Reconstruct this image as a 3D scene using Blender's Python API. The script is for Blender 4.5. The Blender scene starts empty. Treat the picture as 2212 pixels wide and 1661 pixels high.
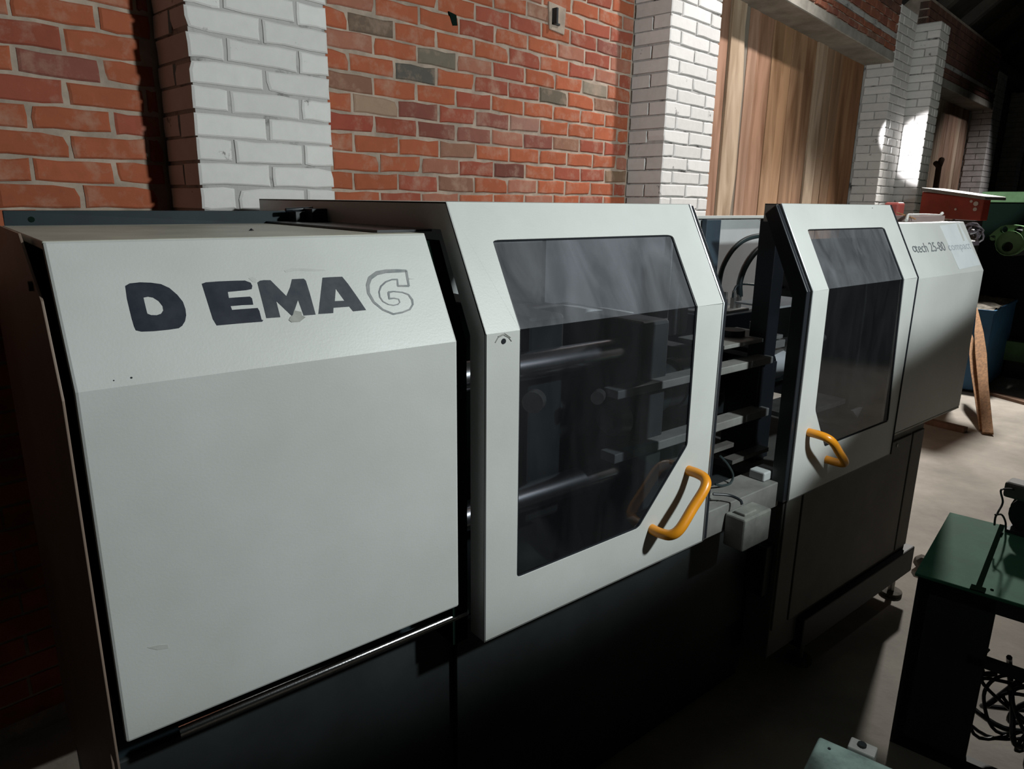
import bpy, bmesh, math, random
from mathutils import Vector, Matrix
from mathutils.geometry import tessellate_polygon
random.seed(7)
C = bpy.context.scene.collection
PI = math.pi

# ---------------------------------------------------------------- camera
CAM = Vector((-0.13373, -1.1838, 1.81989)); YAW, PITCH, ROLL, FPX = 0.683785, 0.254055, 0.012952, 1527.25
fwd = Vector((math.sin(YAW)*math.cos(PITCH), math.cos(YAW)*math.cos(PITCH), -math.sin(PITCH)))
rt = Vector((math.cos(YAW), -math.sin(YAW), 0)); up = rt.cross(fwd)
r2 = math.cos(ROLL)*rt + math.sin(ROLL)*up; u2 = -math.sin(ROLL)*rt + math.cos(ROLL)*up
cd = bpy.data.cameras.new('camera'); cam = bpy.data.objects.new('camera', cd); C.objects.link(cam)
cam.matrix_world = Matrix(((r2.x, u2.x, -fwd.x, CAM.x), (r2.y, u2.y, -fwd.y, CAM.y), (r2.z, u2.z, -fwd.z, CAM.z), (0, 0, 0, 1)))
cd.sensor_width = 36; cd.lens = 36*FPX/2212; cd.clip_start = 0.02; cd.clip_end = 200
bpy.context.scene.camera = cam

# the long wall is turned 7.5 degrees to the machine; (u, w, z) = along the wall, into the wall, up
TH = math.radians(7.5)
def WP(u, w, z): return Vector((u*math.cos(TH) - w*math.sin(TH), u*math.sin(TH) + w*math.cos(TH), z))

# ---------------------------------------------------------------- world, lamps, exposure
sc = bpy.context.scene
sc.view_settings.view_transform = 'Standard'; sc.view_settings.look = 'None'
sc.view_settings.gamma = 1; sc.view_settings.use_curve_mapping = False
sc.view_settings.exposure = 0.0
wd = bpy.data.worlds.new('hall_air'); sc.world = wd; wd.use_nodes = True
wd.node_tree.nodes['Background'].inputs[0].default_value = (0.55, 0.62, 0.6, 1)
wd.node_tree.nodes['Background'].inputs[1].default_value = 0.008

def spot(name, loc, aim, power, size_deg, blend, radius, col=(1, 1, 1)):
    l = bpy.data.lights.new(name, 'SPOT'); o = bpy.data.objects.new(name, l); C.objects.link(o)
    o.location = loc; l.energy = power; l.spot_size = math.radians(size_deg); l.spot_blend = blend
    l.shadow_soft_size = radius; l.color = col
    d = (Vector(aim) - Vector(loc)).normalized(); o.rotation_euler = d.to_track_quat('-Z', 'Y').to_euler(); return o
def cone_through(P, a, b, c, widen=0.0):
    P = Vector(P); va, vb, vc = [(Vector(q) - P).normalized() for q in (a, b, c)]
    n = (vb - va).cross(vc - va).normalized()
    if n.dot(va) < 0: n = -n
    return P + n*3, math.degrees(2*math.acos(max(-1, min(1, n.dot(va))))) + widen

L1 = (2.05, -2.1, 2.78)      # hall lamp in front of the machine, cone shaped to keep the low right side dark
L1AIM = (2.05 - 0.12*3, -2.1 + 0.90*3, 2.78 + 0.40*3); L1SIZE = 137
spot('key_lamp', L1, L1AIM, 365, L1SIZE, 0.07, 0.09, (0.93, 1.0, 0.98))
spot('wall_lamp', WP(4.9, -0.9, 5.5), WP(4.25, 1.4, 1.95), 980, 60, 0.95, 0.10, (1.0, 0.95, 0.92))
spot('pier_patch_spot', WP(6.6, 1.19, 2.62), WP(8.0, 0.95, 2.39), 330, 30, 0.45, 0.02, (1.0, 0.99, 1.0))  # added spot without a lamp there, makes the bright patch on the pier
spot('aisle_lamp', (8.2, 1.58, 3.6), (5.5, -0.2, 0.0), 1000, 86, 0.3, 0.12, (1.0, 0.96, 0.90))
spot('box_fill_spot', (1.45, -1.25, 2.9), (1.60, -0.63, 0.45), 70, 10, 0.4, 0.03, (0.92, 1.0, 0.98))  # added narrow spot that brightens only the pale green box
spot('far_lamp', WP(11.0, -0.9, 4.3), WP(11.2, 1.3, 1.7), 260, 50, 0.8, 0.1, (1.0, 0.94, 0.92))

# ---------------------------------------------------------------- helpers
def ray(px, py):
    return (r2*((px - 1106)/FPX) - u2*((py - 830.5)/FPX) + fwd)
def hit(px, py, p0, n):
    d = ray(px, py); p0 = Vector(p0); n = Vector(n); return CAM + d*((p0 - CAM).dot(n)/d.dot(n))
def at(px, py, a, v):
    n = Vector((a == 'x', a == 'y', a == 'z')); return hit(px, py, n*v, n)

def links(nt): return nt.links.new
def mat(name, col, rough=0.6, metal=0.0, var=0.0, vscale=6.0, bump=0.0, bscale=60.0, col2=None, spec=0.5, coord='Object', stretch=(1, 1, 1), ramp=(0.35, 0.65)):
    m = bpy.data.materials.new(name); m.use_nodes = True; nt = m.node_tree; b = nt.nodes['Principled BSDF']
    b.inputs['Base Color'].default_value = (*col, 1); b.inputs['Roughness'].default_value = rough
    b.inputs['Metallic'].default_value = metal; b.inputs['Specular IOR Level'].default_value = spec
    tc = nt.nodes.new('ShaderNodeTexCoord'); mp = nt.nodes.new('ShaderNodeMapping'); mp.inputs['Scale'].default_value = stretch
    nt.links.new(tc.outputs[coord], mp.inputs[0])
    if var or col2:
        nz = nt.nodes.new('ShaderNodeTexNoise'); nz.inputs['Scale'].default_value = vscale; nz.inputs['Detail'].default_value = 6
        nz.inputs['Roughness'].default_value = 0.6
        nt.links.new(mp.outputs[0], nz.inputs['Vector'])
        rp = nt.nodes.new('ShaderNodeValToRGB'); rp.color_ramp.elements[0].position = ramp[0]; rp.color_ramp.elements[1].position = ramp[1]
        c2 = col2 or tuple(c*(1 - var) for c in col)
        rp.color_ramp.elements[0].color = (*c2, 1); rp.color_ramp.elements[1].color = (*col, 1)
        nt.links.new(nz.outputs['Fac'], rp.inputs[0]); nt.links.new(rp.outputs[0], b.inputs['Base Color'])
    if bump:
        n2 = nt.nodes.new('ShaderNodeTexNoise'); n2.inputs['Scale'].default_value = bscale; n2.inputs['Detail'].default_value = 5
        nt.links.new(mp.outputs[0], n2.inputs['Vector'])
        bp = nt.nodes.new('ShaderNodeBump'); bp.inputs['Strength'].default_value = bump; bp.inputs['Distance'].default_value = 0.004
        nt.links.new(n2.outputs['Fac'], bp.inputs['Height']); nt.links.new(bp.outputs[0], b.inputs['Normal'])
    return m

def brick_mat(name, mortar, lo, hi, bump=0.6, dirt=0.25):
    # base colour comes from each brick's own colour; mortar smears and grime in patches of noise
    m = bpy.data.materials.new(name); m.use_nodes = True; nt = m.node_tree; b = nt.nodes['Principled BSDF']; N = nt.nodes.new
    b.inputs['Roughness'].default_value = 0.88; b.inputs['Specular IOR Level'].default_value = 0.25
    tc = N('ShaderNodeTexCoord'); oi = N('ShaderNodeObjectInfo')
    ad = N('ShaderNodeVectorMath'); ad.operation = 'ADD'; mu = N('ShaderNodeVectorMath'); mu.operation = 'SCALE'; mu.inputs['Scale'].default_value = 40
    cx = N('ShaderNodeCombineXYZ')
    for i in range(3): nt.links.new(oi.outputs['Random'], cx.inputs[i])
    nt.links.new(cx.outputs[0], mu.inputs[0]); nt.links.new(tc.outputs['Object'], ad.inputs[0]); nt.links.new(mu.outputs[0], ad.inputs[1])
    n1 = N('ShaderNodeTexNoise'); n1.inputs['Scale'].default_value = 11; n1.inputs['Detail'].default_value = 7; n1.inputs['Roughness'].default_value = 0.65
    nt.links.new(ad.outputs[0], n1.inputs['Vector'])
    r1 = N('ShaderNodeValToRGB'); r1.color_ramp.elements[0].position = lo; r1.color_ramp.elements[1].position = hi
    nt.links.new(n1.outputs['Fac'], r1.inputs[0])
    n2 = N('ShaderNodeTexNoise'); n2.inputs['Scale'].default_value = 24; n2.inputs['Detail'].default_value = 6
    nt.links.new(ad.outputs[0], n2.inputs['Vector'])
    hs = N('ShaderNodeMix'); hs.data_type = 'RGBA'; hs.blend_type = 'MULTIPLY'; hs.inputs['Factor'].default_value = dirt
    nt.links.new(oi.outputs['Color'], hs.inputs[6]); nt.links.new(n2.outputs['Fac'], hs.inputs[7])
    mx = N('ShaderNodeMix'); mx.data_type = 'RGBA'; mx.inputs[7].default_value = (*mortar, 1)
    nt.links.new(r1.outputs[0], mx.inputs[0]); nt.links.new(hs.outputs[2], mx.inputs[6]); nt.links.new(mx.outputs[2], b.inputs['Base Color'])
    bp = N('ShaderNodeBump'); bp.inputs['Strength'].default_value = bump; bp.inputs['Distance'].default_value = 0.004
    nt.links.new(n2.outputs['Fac'], bp.inputs['Height']); nt.links.new(bp.outputs[0], b.inputs['Normal'])
    return m

M = {}
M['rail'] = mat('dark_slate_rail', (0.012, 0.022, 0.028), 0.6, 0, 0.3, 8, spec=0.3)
M['matte'] = mat('matt_black_gap', (0.006, 0.012, 0.009), 1.0, spec=0.0)
M['red'] = brick_mat('red_brick', (0.42, 0.29, 0.22), 0.50, 0.92, 0.8)
M['white'] = brick_mat('limewashed_brick', (0.22, 0.21, 0.20), 0.655, 0.70, 0.5, 0.14)
M['mortar'] = mat('cream_mortar', (0.44, 0.35, 0.28), 0.95, 0, 0.4, 9, 1.0, 30)
M['gmortar'] = mat('grey_mortar', (0.38, 0.37, 0.36), 0.95, 0, 0.85, 10, 1.0, 40, ramp=(0.30, 0.46))
M['paint'] = mat('grey_white_enamel', (0.505, 0.517, 0.505), 0.42, 0, 0.10, 2.2, 0.05, 220, col2=(0.44, 0.450, 0.435))
M['paintd'] = mat('stained_roof_enamel', (0.42, 0.42, 0.36), 0.5, 0, 0.3, 5, 0.08, 120)
M['painti'] = mat('inner_panel_enamel', (0.42, 0.44, 0.45), 0.55, 0, 0.15, 3)
M['plate_shade'] = mat('shaded_side_plate', (0.22, 0.16, 0.125), 0.55, 0, 0.25, 3)  # cover enamel turned dark brown: the plate's shade is in the colour
M['navy'] = mat('slate_blue_steel', (0.035, 0.055, 0.075), 0.5, 0, 0.3, 8, 0.1, 90)
M['base'] = mat('dusty_grey_base', (0.14, 0.135, 0.12), 0.65, 0, 0.3, 4, 0.1, 60)
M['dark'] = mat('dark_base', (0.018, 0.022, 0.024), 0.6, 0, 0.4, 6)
M['black'] = mat('black_rubber', (0.012, 0.014, 0.018), 0.35, 0)
M['hose'] = mat('black_hose', (0.02, 0.03, 0.032), 0.4)
M['chrome'] = mat('chrome', (0.75, 0.75, 0.76), 0.12, 1.0, 0, 1, 0.06, 400)
M['steel'] = mat('worn_steel', (0.36, 0.35, 0.33), 0.4, 0.8, 0.35, 12, 0.15, 80)
M['greybar'] = mat('dull_grey_bar', (0.22, 0.22, 0.21), 0.6, 0.2, 0.3, 10, 0.1, 60)
M['tie'] = mat('tie_bar_chrome', (0.7, 0.7, 0.72), 0.24, 1.0)
M['alu'] = mat('bright_edge', (0.6, 0.62, 0.64), 0.25, 0.9)
M['orange'] = mat('orange_plastic', (0.72, 0.27, 0.012), 0.33, 0, 0.12, 14, 0.05, 160)
M['ink'] = mat('navy_paint', (0.010, 0.013, 0.024), 0.6, 0, 0, 30, col2=(0.022, 0.025, 0.038), spec=0.2)
M['ink2'] = mat('faded_paint', (0.028, 0.035, 0.046), 0.6, 0, 0, 30, col2=(0.05, 0.057, 0.065), spec=0.2)
M['pencil'] = mat('marker_outline', (0.12, 0.13, 0.14), 0.6, 0, 0, 40, col2=(0.22, 0.23, 0.23))
M['print'] = mat('grey_print', (0.13, 0.14, 0.15), 0.6)
M['print2'] = mat('worn_print', (0.30, 0.32, 0.36), 0.6)
M['sticker'] = mat('pale_patch', (0.58, 0.61, 0.625), 0.4, 0, 0.1, 8)
M['smudge'] = mat('grey_smudge', (0.30, 0.30, 0.28), 0.7, 0, 0.3, 30)
M['concrete'] = mat('concrete_beam', (0.33, 0.31, 0.27), 0.9, 0, 0.4, 5, 0.6, 30)
M['floor'] = mat('concrete_floor', (0.40, 0.365, 0.32), 0.85, 0, 0.35, 2.2, 0.4, 25)
M['roof'] = mat('dark_roof_boards', (0.035, 0.028, 0.022), 0.9, 0, 0.5, 5, 0.5, 20)
M['rafter'] = mat('old_rafter', (0.07, 0.06, 0.05), 0.9, 0, 0.5, 4, 0.4, 20)
M['rust'] = mat('red_oxide_enamel', (0.30, 0.035, 0.02), 0.5, 0, 0.35, 5)
M['mgreen'] = mat('leaf_green_enamel', (0.11, 0.21, 0.10), 0.75, 0, 0.3, 6, 0.1, 60, spec=0.15)
M['cgreen'] = mat('blue_green_enamel', (0.06, 0.20, 0.125), 0.75, 0, 0.25, 7, 0.05, 90, spec=0.15)
M['lgreen'] = mat('pale_green_lid', (0.42, 0.56, 0.52), 0.3, 0, 0.45, 7, ramp=(0.42, 0.56))
M['blue'] = mat('faded_blue_enamel', (0.03, 0.12, 0.24), 0.6, 0, 0.35, 4)
M['dust'] = mat('grey_debris', (0.17, 0.155, 0.13), 0.95, 0, 0.6, 20, 1.0, 40)
M['shield'] = mat('grey_shield', (0.10, 0.105, 0.12), 0.5, 0, 0.3, 5)
M['white_pl'] = mat('white_plastic', (0.55, 0.54, 0.52), 0.5, 0, 0.2, 20)
M['junction'] = mat('dusty_white_box', (0.28, 0.285, 0.265), 0.6, 0, 0.35, 14)
M['rawwood'] = mat('fresh_split_wood', (0.36, 0.185, 0.08), 0.8, 0, 0.5, 9, 0.6, 40, stretch=(6, 6, 1))
M['redbox'] = mat('red_block', (0.30, 0.06, 0.05), 0.6)

def wood_mat():
    m = bpy.data.materials.new('plank_wood'); m.use_nodes = True; nt = m.node_tree; b = nt.nodes['Principled BSDF']; N = nt.nodes.new
    b.inputs['Roughness'].default_value = 0.8; b.inputs['Specular IOR Level'].default_value = 0.2
    tc = N('ShaderNodeTexCoord'); oi = N('ShaderNodeObjectInfo'); mp = N('ShaderNodeMapping'); mp.inputs['Scale'].default_value = (9, 9, 1.3)
    cx = N('ShaderNodeCombineXYZ'); mu = N('ShaderNodeMath'); mu.operation = 'MULTIPLY'; mu.inputs[1].default_value = 30
    nt.links.new(oi.outputs['Random'], mu.inputs[0]); nt.links.new(mu.outputs[0], cx.inputs[0]); nt.links.new(mu.outputs[0], cx.inputs[2])
    nt.links.new(cx.outputs[0], mp.inputs['Location']); nt.links.new(tc.outputs['Object'], mp.inputs[0])
    n1 = N('ShaderNodeTexNoise'); n1.inputs['Scale'].default_value = 1.0; n1.inputs['Detail'].default_value = 7; n1.inputs['Distortion'].default_value = 0.6
    nt.links.new(mp.outputs[0], n1.inputs['Vector'])
    rp = N('ShaderNodeValToRGB'); rp.color_ramp.elements[0].position = 0.3; rp.color_ramp.elements[1].position = 0.62
    rp.color_ramp.elements[0].color = (0.5, 0.44, 0.38, 1); rp.color_ramp.elements[1].color = (1, 1, 1, 1)
    nt.links.new(n1.outputs['Fac'], rp.inputs[0])
    mx = N('ShaderNodeMix'); mx.data_type = 'RGBA'; mx.blend_type = 'MULTIPLY'; mx.inputs['Factor'].default_value = 1
    nt.links.new(oi.outputs['Color'], mx.inputs[6]); nt.links.new(rp.outputs[0], mx.inputs[7]); nt.links.new(mx.outputs[2], b.inputs['Base Color'])
    bp = N('ShaderNodeBump'); bp.inputs['Strength'].default_value = 0.4; bp.inputs['Distance'].default_value = 0.004
    nt.links.new(n1.outputs['Fac'], bp.inputs['Height']); nt.links.new(bp.outputs[0], b.inputs['Normal'])
    return m
M['wood'] = wood_mat()

def glass_mat():
    m = bpy.data.materials.new('dusty_tinted_pane'); m.use_nodes = True; nt = m.node_tree; N = nt.nodes.new
    for n in list(nt.nodes): nt.nodes.remove(n)
    out = N('ShaderNodeOutputMaterial'); tr = N('ShaderNodeBsdfTransparent'); tr.inputs[0].default_value = (0.50, 0.52, 0.56, 1)
    gl = N('ShaderNodeBsdfGlossy'); gl.inputs['Roughness'].default_value = 0.06; df = N('ShaderNodeBsdfDiffuse'); df.inputs[0].default_value = (0.30, 0.31, 0.34, 1)
    fr = N('ShaderNodeFresnel'); fr.inputs[0].default_value = 1.45
    m1 = N('ShaderNodeMixShader'); m2 = N('ShaderNodeMixShader')
    tc = N('ShaderNodeTexCoord'); nz = N('ShaderNodeTexNoise'); nz.inputs['Scale'].default_value = 5; nz.inputs['Detail'].default_value = 8; nz.inputs['Distortion'].default_value = 0.8
    mp = N('ShaderNodeMapping'); mp.inputs['Scale'].default_value = (2.2, 1, 0.8)
    nt.links.new(tc.outputs['Object'], mp.inputs[0]); nt.links.new(mp.outputs[0], nz.inputs['Vector'])
    rp = N('ShaderNodeMapRange'); rp.inputs['From Min'].default_value = 0.35; rp.inputs['From Max'].default_value = 0.75
    rp.inputs['To Min'].default_value = 0.16; rp.inputs['To Max'].default_value = 0.40
    nt.links.new(nz.outputs['Fac'], rp.inputs[0])
    # dust, with the lit haze of the sloping half painted in as extra cover
    ge = N('ShaderNodeNewGeometry'); sx = N('ShaderNodeSeparateXYZ'); nt.links.new(ge.outputs['True Normal'], sx.inputs[0])
    ab = N('ShaderNodeMath'); ab.operation = 'ABSOLUTE'; nt.links.new(sx.outputs['Z'], ab.inputs[0])
    dm = N('ShaderNodeMapRange'); dm.inputs['From Min'].default_value = 0.05; dm.inputs['From Max'].default_value = 0.45; dm.inputs['To Min'].default_value = 0.10
    nt.links.new(ab.outputs[0], dm.inputs[0]); ml = N('ShaderNodeMath'); ml.operation = 'MULTIPLY'
    nt.links.new(dm.outputs[0], ml.inputs[0]); nt.links.new(rp.outputs[0], ml.inputs[1]); nt.links.new(ml.outputs[0], m1.inputs[0]); nt.links.new(tr.outputs[0], m1.inputs[1]); nt.links.new(df.outputs[0], m1.inputs[2])
    nt.links.new(fr.outputs[0], m2.inputs[0]); nt.links.new(m1.outputs[0], m2.inputs[1]); nt.links.new(gl.outputs[0], m2.inputs[2])
    nt.links.new(m2.outputs[0], out.inputs[0]); return m
M['glass'] = glass_mat()

def lk(name, me, m, parent=None, col=None, bev=0.0, smooth=False, seg=2):
    o = bpy.data.objects.new(name, me); C.objects.link(o)
    if m is not None and not me.materials: me.materials.append(M[m] if isinstance(m, str) else m)
    if parent is not None: o.parent = parent
    if col: o.color = (*col, 1)
    if bev:
        b = o.modifiers.new('bevel', 'BEVEL'); b.width = bev; b.segments = seg; b.limit_method = 'ANGLE'; b.angle_limit = math.radians(30)
    if smooth:
        for p in me.polygons: p.use_smooth = True
    return o
def thing(name, label, cat, loc=(0, 0, 0), rz=0, group=None, kind=None):
    o = bpy.data.objects.new(name, None); C.objects.link(o); o.location = loc; o.rotation_euler = (0, 0, rz); o.empty_display_size = 0.1
    tag(o, label, cat, group, kind); return o
def tag(o, label=None, cat=None, group=None, kind=None):
    if label: o['label'] = label
    if cat: o['category'] = cat
    if group: o['group'] = group
    if kind: o['kind'] = kind
    return o

class G:
    """collects plain geometry that becomes one mesh object"""
    def __init__(s): s.v = []; s.f = []; s.sm = []
    def add(s, vs, fs, sm=False):
        k = len(s.v); s.v += [tuple(v) for v in vs]; s.f += [tuple(i + k for i in f) for f in fs]; s.sm += [sm]*len(fs); return s
    def box(s, x0, x1, y0, y1, z0, z1, T=None):
        vs = [(x, y, z) for x in (x0, x1) for y in (y0, y1) for z in (z0, z1)]
        if T: vs = [T(Vector(v)) for v in vs]
        return s.add(vs, [(0, 1, 3, 2), (4, 6, 7, 5), (0, 4, 5, 1), (2, 3, 7, 6), (0, 2, 6, 4), (1, 5, 7, 3)])
    def hexa(s, a, b):   # two quads, bottom and top, same order
        vs = list(a) + list(b); return s.add(vs, [(3, 2, 1, 0), (4, 5, 6, 7)] + [(i, (i + 1) % 4, (i + 1) % 4 + 4, i + 4) for i in range(4)])
    def tube(s, pts, r, n=10, cap=True):
        pts = [Vector(p) for p in pts]; rs = r if isinstance(r, (list, tuple)) else [r]*len(pts); vs = []; fs = []
        t = (pts[1] - pts[0]).normalized(); a = t.orthogonal().normalized()
        for i, p in enumerate(pts):
            if i == 0: t = (pts[1] - pts[0])
            elif i == len(pts) - 1: t = (pts[-1] - pts[-2])
            else: t = (pts[i + 1] - pts[i]).normalized() + (pts[i] - pts[i - 1]).normalized()
            t.normalize(); a = (a - t*a.dot(t)).normalized(); b = t.cross(a)
            for k in range(n): vs.append(p + (a*math.cos(2*PI*k/n) + b*math.sin(2*PI*k/n))*rs[i])
        for i in range(len(pts) - 1):
            for k in range(n): fs.append((i*n + k, i*n + (k + 1) % n, (i + 1)*n + (k + 1) % n, (i + 1)*n + k))
        s.add(vs, fs, True)
        if cap:
            s.add(vs[:n], [tuple(reversed(range(n)))]); s.add(vs[-n:], [tuple(range(n))])
        return s
    def prism(s, poly, off):       # poly: 3D loop (convex or not), off: extrusion vector
        poly = [Vector(p) for p in poly]; off = Vector(off); n = len(poly)
        tri = tessellate_polygon([poly]); vs = poly + [p + off for p in poly]
        return s.add(vs, [tuple(t) for t in tri] + [tuple(reversed([i + n for i in t])) for t in tri] + [(i, i + n, (i + 1) % n + n, (i + 1) % n) for i in range(n)])
    def holed(s, outer, holes, off):
        outer = [Vector(p) for p in outer]; holes = [[Vector(p) for p in h] for h in holes]; off = Vector(off)
        allv = outer + [p for h in holes for p in h]; n = len(allv); tri = tessellate_polygon([outer] + holes)
        s.add(allv + [p + off for p in allv], [tuple(t) for t in tri] + [tuple(reversed([i + n for i in t])) for t in tri])
        for lp in [outer] + holes:
            k = len(lp); s.add(lp + [p + off for p in lp], [(i, i + k, (i + 1) % k + k, (i + 1) % k) for i in range(k)])
        return s
    def build(s, name, m, parent=None, bev=0.0, seg=2, rec=True, **kw):
        me = bpy.data.meshes.new(name); me.from_pydata(s.v, [], s.f); me.update()
        if rec:
            bm = bmesh.new(); bm.from_mesh(me); bmesh.ops.remove_doubles(bm, verts=bm.verts, dist=1e-6)
            bmesh.ops.recalc_face_normals(bm, faces=bm.faces); bm.to_mesh(me); bm.free()
        o = lk(name, me, m, parent, bev=bev, seg=seg)
        if any(s.sm):
            for p in me.polygons: p.use_smooth = True
            if hasattr(me, 'set_sharp_from_angle'): me.set_sharp_from_angle(angle=math.radians(40))
        return o
def bez(P, n=14):
    """smooth curve through the points (Catmull-Rom)"""
    P = [Vector(p) for p in P]; Q = [P[0]*2 - P[1]] + P + [P[-1]*2 - P[-2]]; out = []
    for i in range(1, len(Q) - 2):
        for k in range(n):
            t = k/n; a, b, c, d = Q[i - 1], Q[i], Q[i + 1], Q[i + 2]
            out.append(0.5*((2*b) + (c - a)*t + (2*a - 5*b + 4*c - d)*t*t + (3*b - a - 3*c + d)*t**3))
    return out + [P[-1]]

# ---------------------------------------------------------------- floor, roof
g = G(); g.box(-7, 24, -7, 6, -0.2, 0.0); fl = g.build('floor', 'floor'); tag(fl, kind='structure')
def wallroot(name, label):
    o = bpy.data.objects.new(name, None); C.objects.link(o); o.rotation_euler = (0, 0, TH); o['kind'] = 'structure'; o['label'] = label; return o

def brick_mesh(l, h, d, seed, chip=1.0):
    """one brick with worn, slightly uneven front edges; x 0..l, y 0 (front)..d, z 0..h"""
    r = random.Random(seed); j = lambda s: (r.random() - 0.5)*s*chip
    P = [(0, 0), (l*0.3, 0), (l*0.68, 0), (l, 0), (l, h*0.5), (l, h), (l*0.7, h), (l*0.33, h), (0, h), (0, h*0.5)]
    c = 0.0005
    P = [(x + (c + abs(j(0.009)) if x == 0 else -c - abs(j(0.009)) if x == l else j(0.03)), z + (j(0.008) if z == 0 else j(0.008) if z == h else j(0.01))) for x, z in P]
    if r.random() < 0.22*chip*chip:
        k = r.choice([0, 3, 5, 8]); x, z = P[k]; P[k] = (x + (0.008 if x < l/2 else -0.008), z + (0.006 if z < h/2 else -0.006))
    n = len(P); cx, cz = l/2, h/2; y0 = j(0.004)
    fr = [(cx + (x - cx)*(1 - 0.008/l*2), y0, cz + (z - cz)*(1 - 0.005/h*2)) for x, z in P]
    md = [(x, y0 + 0.004, z) for x, z in P]; bk = [(x, d, z) for x, z in P]
    me = bpy.data.meshes.new('brick')
    me.from_pydata(fr + md + bk, [], [tuple(reversed(range(n)))] + [(a + i, a + (i + 1) % n, a + n + (i + 1) % n, a + n + i) for a in (0, n) for i in range(n)])
    bm = bmesh.new(); bm.from_mesh(me); bmesh.ops.recalc_face_normals(bm, faces=bm.faces); bm.to_mesh(me); bm.free()
    return me
PITCHZ = 0.0777; BH = 0.0665
def z_joint(k): return 1.776 + k*PITCHZ      # underside of course k
_vc = {}
def variants(key, l, h, d, m, n=9, chip=1.0):
    if key not in _vc:
        _vc[key] = []
        for i in range(n):
            me = brick_mesh(l, h, d, sum(ord(c) for c in str(key)) % 1000 + i*17, chip); me.materials.append(M[m]); _vc[key].append((me, l))
    return _vc[key]
def lay(root, u0, u1, w, z, depth, m, key, base_l, col, chip=1.0, h=BH, rot=0):
    me, l = random.choice(variants(key, base_l, h, depth, m, chip=chip))
    o = bpy.data.objects.new('brick', me); C.objects.link(o); o.parent = root
    o.location = (u0, w, z + random.uniform(-0.0015, 0.0015)); o.scale = ((u1 - u0)/l, 1, 1); o.rotation_euler = (0, random.uniform(-0.006, 0.006), rot)
    o.color = (*col, 1); return o
def redcol():
    r = random.random()
    if r < 0.62: c = (0.40, 0.112, 0.054)
    elif r < 0.82: c = (0.33, 0.085, 0.052)
    elif r < 0.92: c = (0.37, 0.15, 0.10)
    elif r < 0.96: c = (0.24, 0.08, 0.06)
    else: c = (0.27, 0.135, 0.09)
    k = random.uniform(0.88, 1.08); return tuple(x*k for x in c)
# special bricks seen in the middle bay: (course, u middle) -> colour
SPECIAL = {}
def special(px, py, col):
    d = hit(px, py, WP(0, 1.47, 0), WP(0, 1, 0)); u = d.dot(WP(1, 0, 0)); SPECIAL[(math.floor((d.z - 1.776)/PITCHZ), round(u/0.12))] = (u, col)
for a in ((880, 143, (0.11, 0.10, 0.085)), (943, 115, (0.18, 0.15, 0.115)), (770, 38, (0.16, 0.11, 0.08)), (1190, 203, (0.14, 0.115, 0.085)),
          (1288, 193, (0.26, 0.22, 0.17)), (780, 210, (0.36, 0.24, 0.17)), (760, 250, (0.33, 0.075, 0.048)), (1100, 360, (0.16, 0.055, 0.042)),
          (1030, 290, (0.26, 0.10, 0.075)), (1170, 305, (0.24, 0.08, 0.06)), (1330, 375, (0.22, 0.14, 0.09)), (1120, 255, (0.33, 0.17, 0.13)), (1225, 230, (0.27, 0.17, 0.11))):
    special(*a)

def red_bay(root, u0, u1, k0, k1, wf, phase, kobj):
    """running bond; courses from kobj up are single bricks, the hidden ones below become one mesh"""
    L = 0.2345; low = G()
    for k in range(k0, k1):
        z = z_joint(k) + 0.006; uu = phase + (0.5*L if k % 2 else 0) ; uu += random.uniform(-0.012, 0.012)
        while uu > u0: uu -= L
        while uu < u1:
            a, b = max(uu, u0 + 0.002), min(uu + L - 0.009 + random.uniform(-0.003, 0.003), u1 - 0.002)
            if b - a > 0.03:
                if k >= kobj:
                    col = redcol()
                    for (sk, _), (su, sc_) in SPECIAL.items():
                        if sk == k and a < su < b: col = sc_
                    lay(root, a, b, wf, z, 0.10, 'red', ('r', round((b - a)/0.06)), b - a, col)
                else: low.box(a, b, wf, wf + 0.1, z, z + BH)
            uu += L
    if low.v: tag(low.build('brick', 'redlow', root, rec=False), kind='stuff')
M['dullbrick'] = mat('dull_brown_brick', (0.17, 0.075, 0.052), 0.92, 0, 0.5, 6, 0.4, 50)  # darker and browner than the other red brick
M['redlow'] = mat('red_brick_plain', (0.40, 0.09, 0.045), 0.88, 0, 0.5, 6, 0.4, 50)

# ---------------------------------------------------------------- the long brick wall
wb = wallroot('wall_back', 'red brick wall in cream mortar behind the long machine')
g = G(); g.box(-1.2, 3.52, 1.475, 1.60, 0, 3.8); tag(g.build('mortar_bed', 'mortar', wb), kind='structure')
red_bay(wb, -1.0, 0.74, -22, 16, 1.47, 0.47, -4)
red_bay(wb, 1.25, 3.505, -8, 19, 1.47, 1.64, -1)
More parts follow.
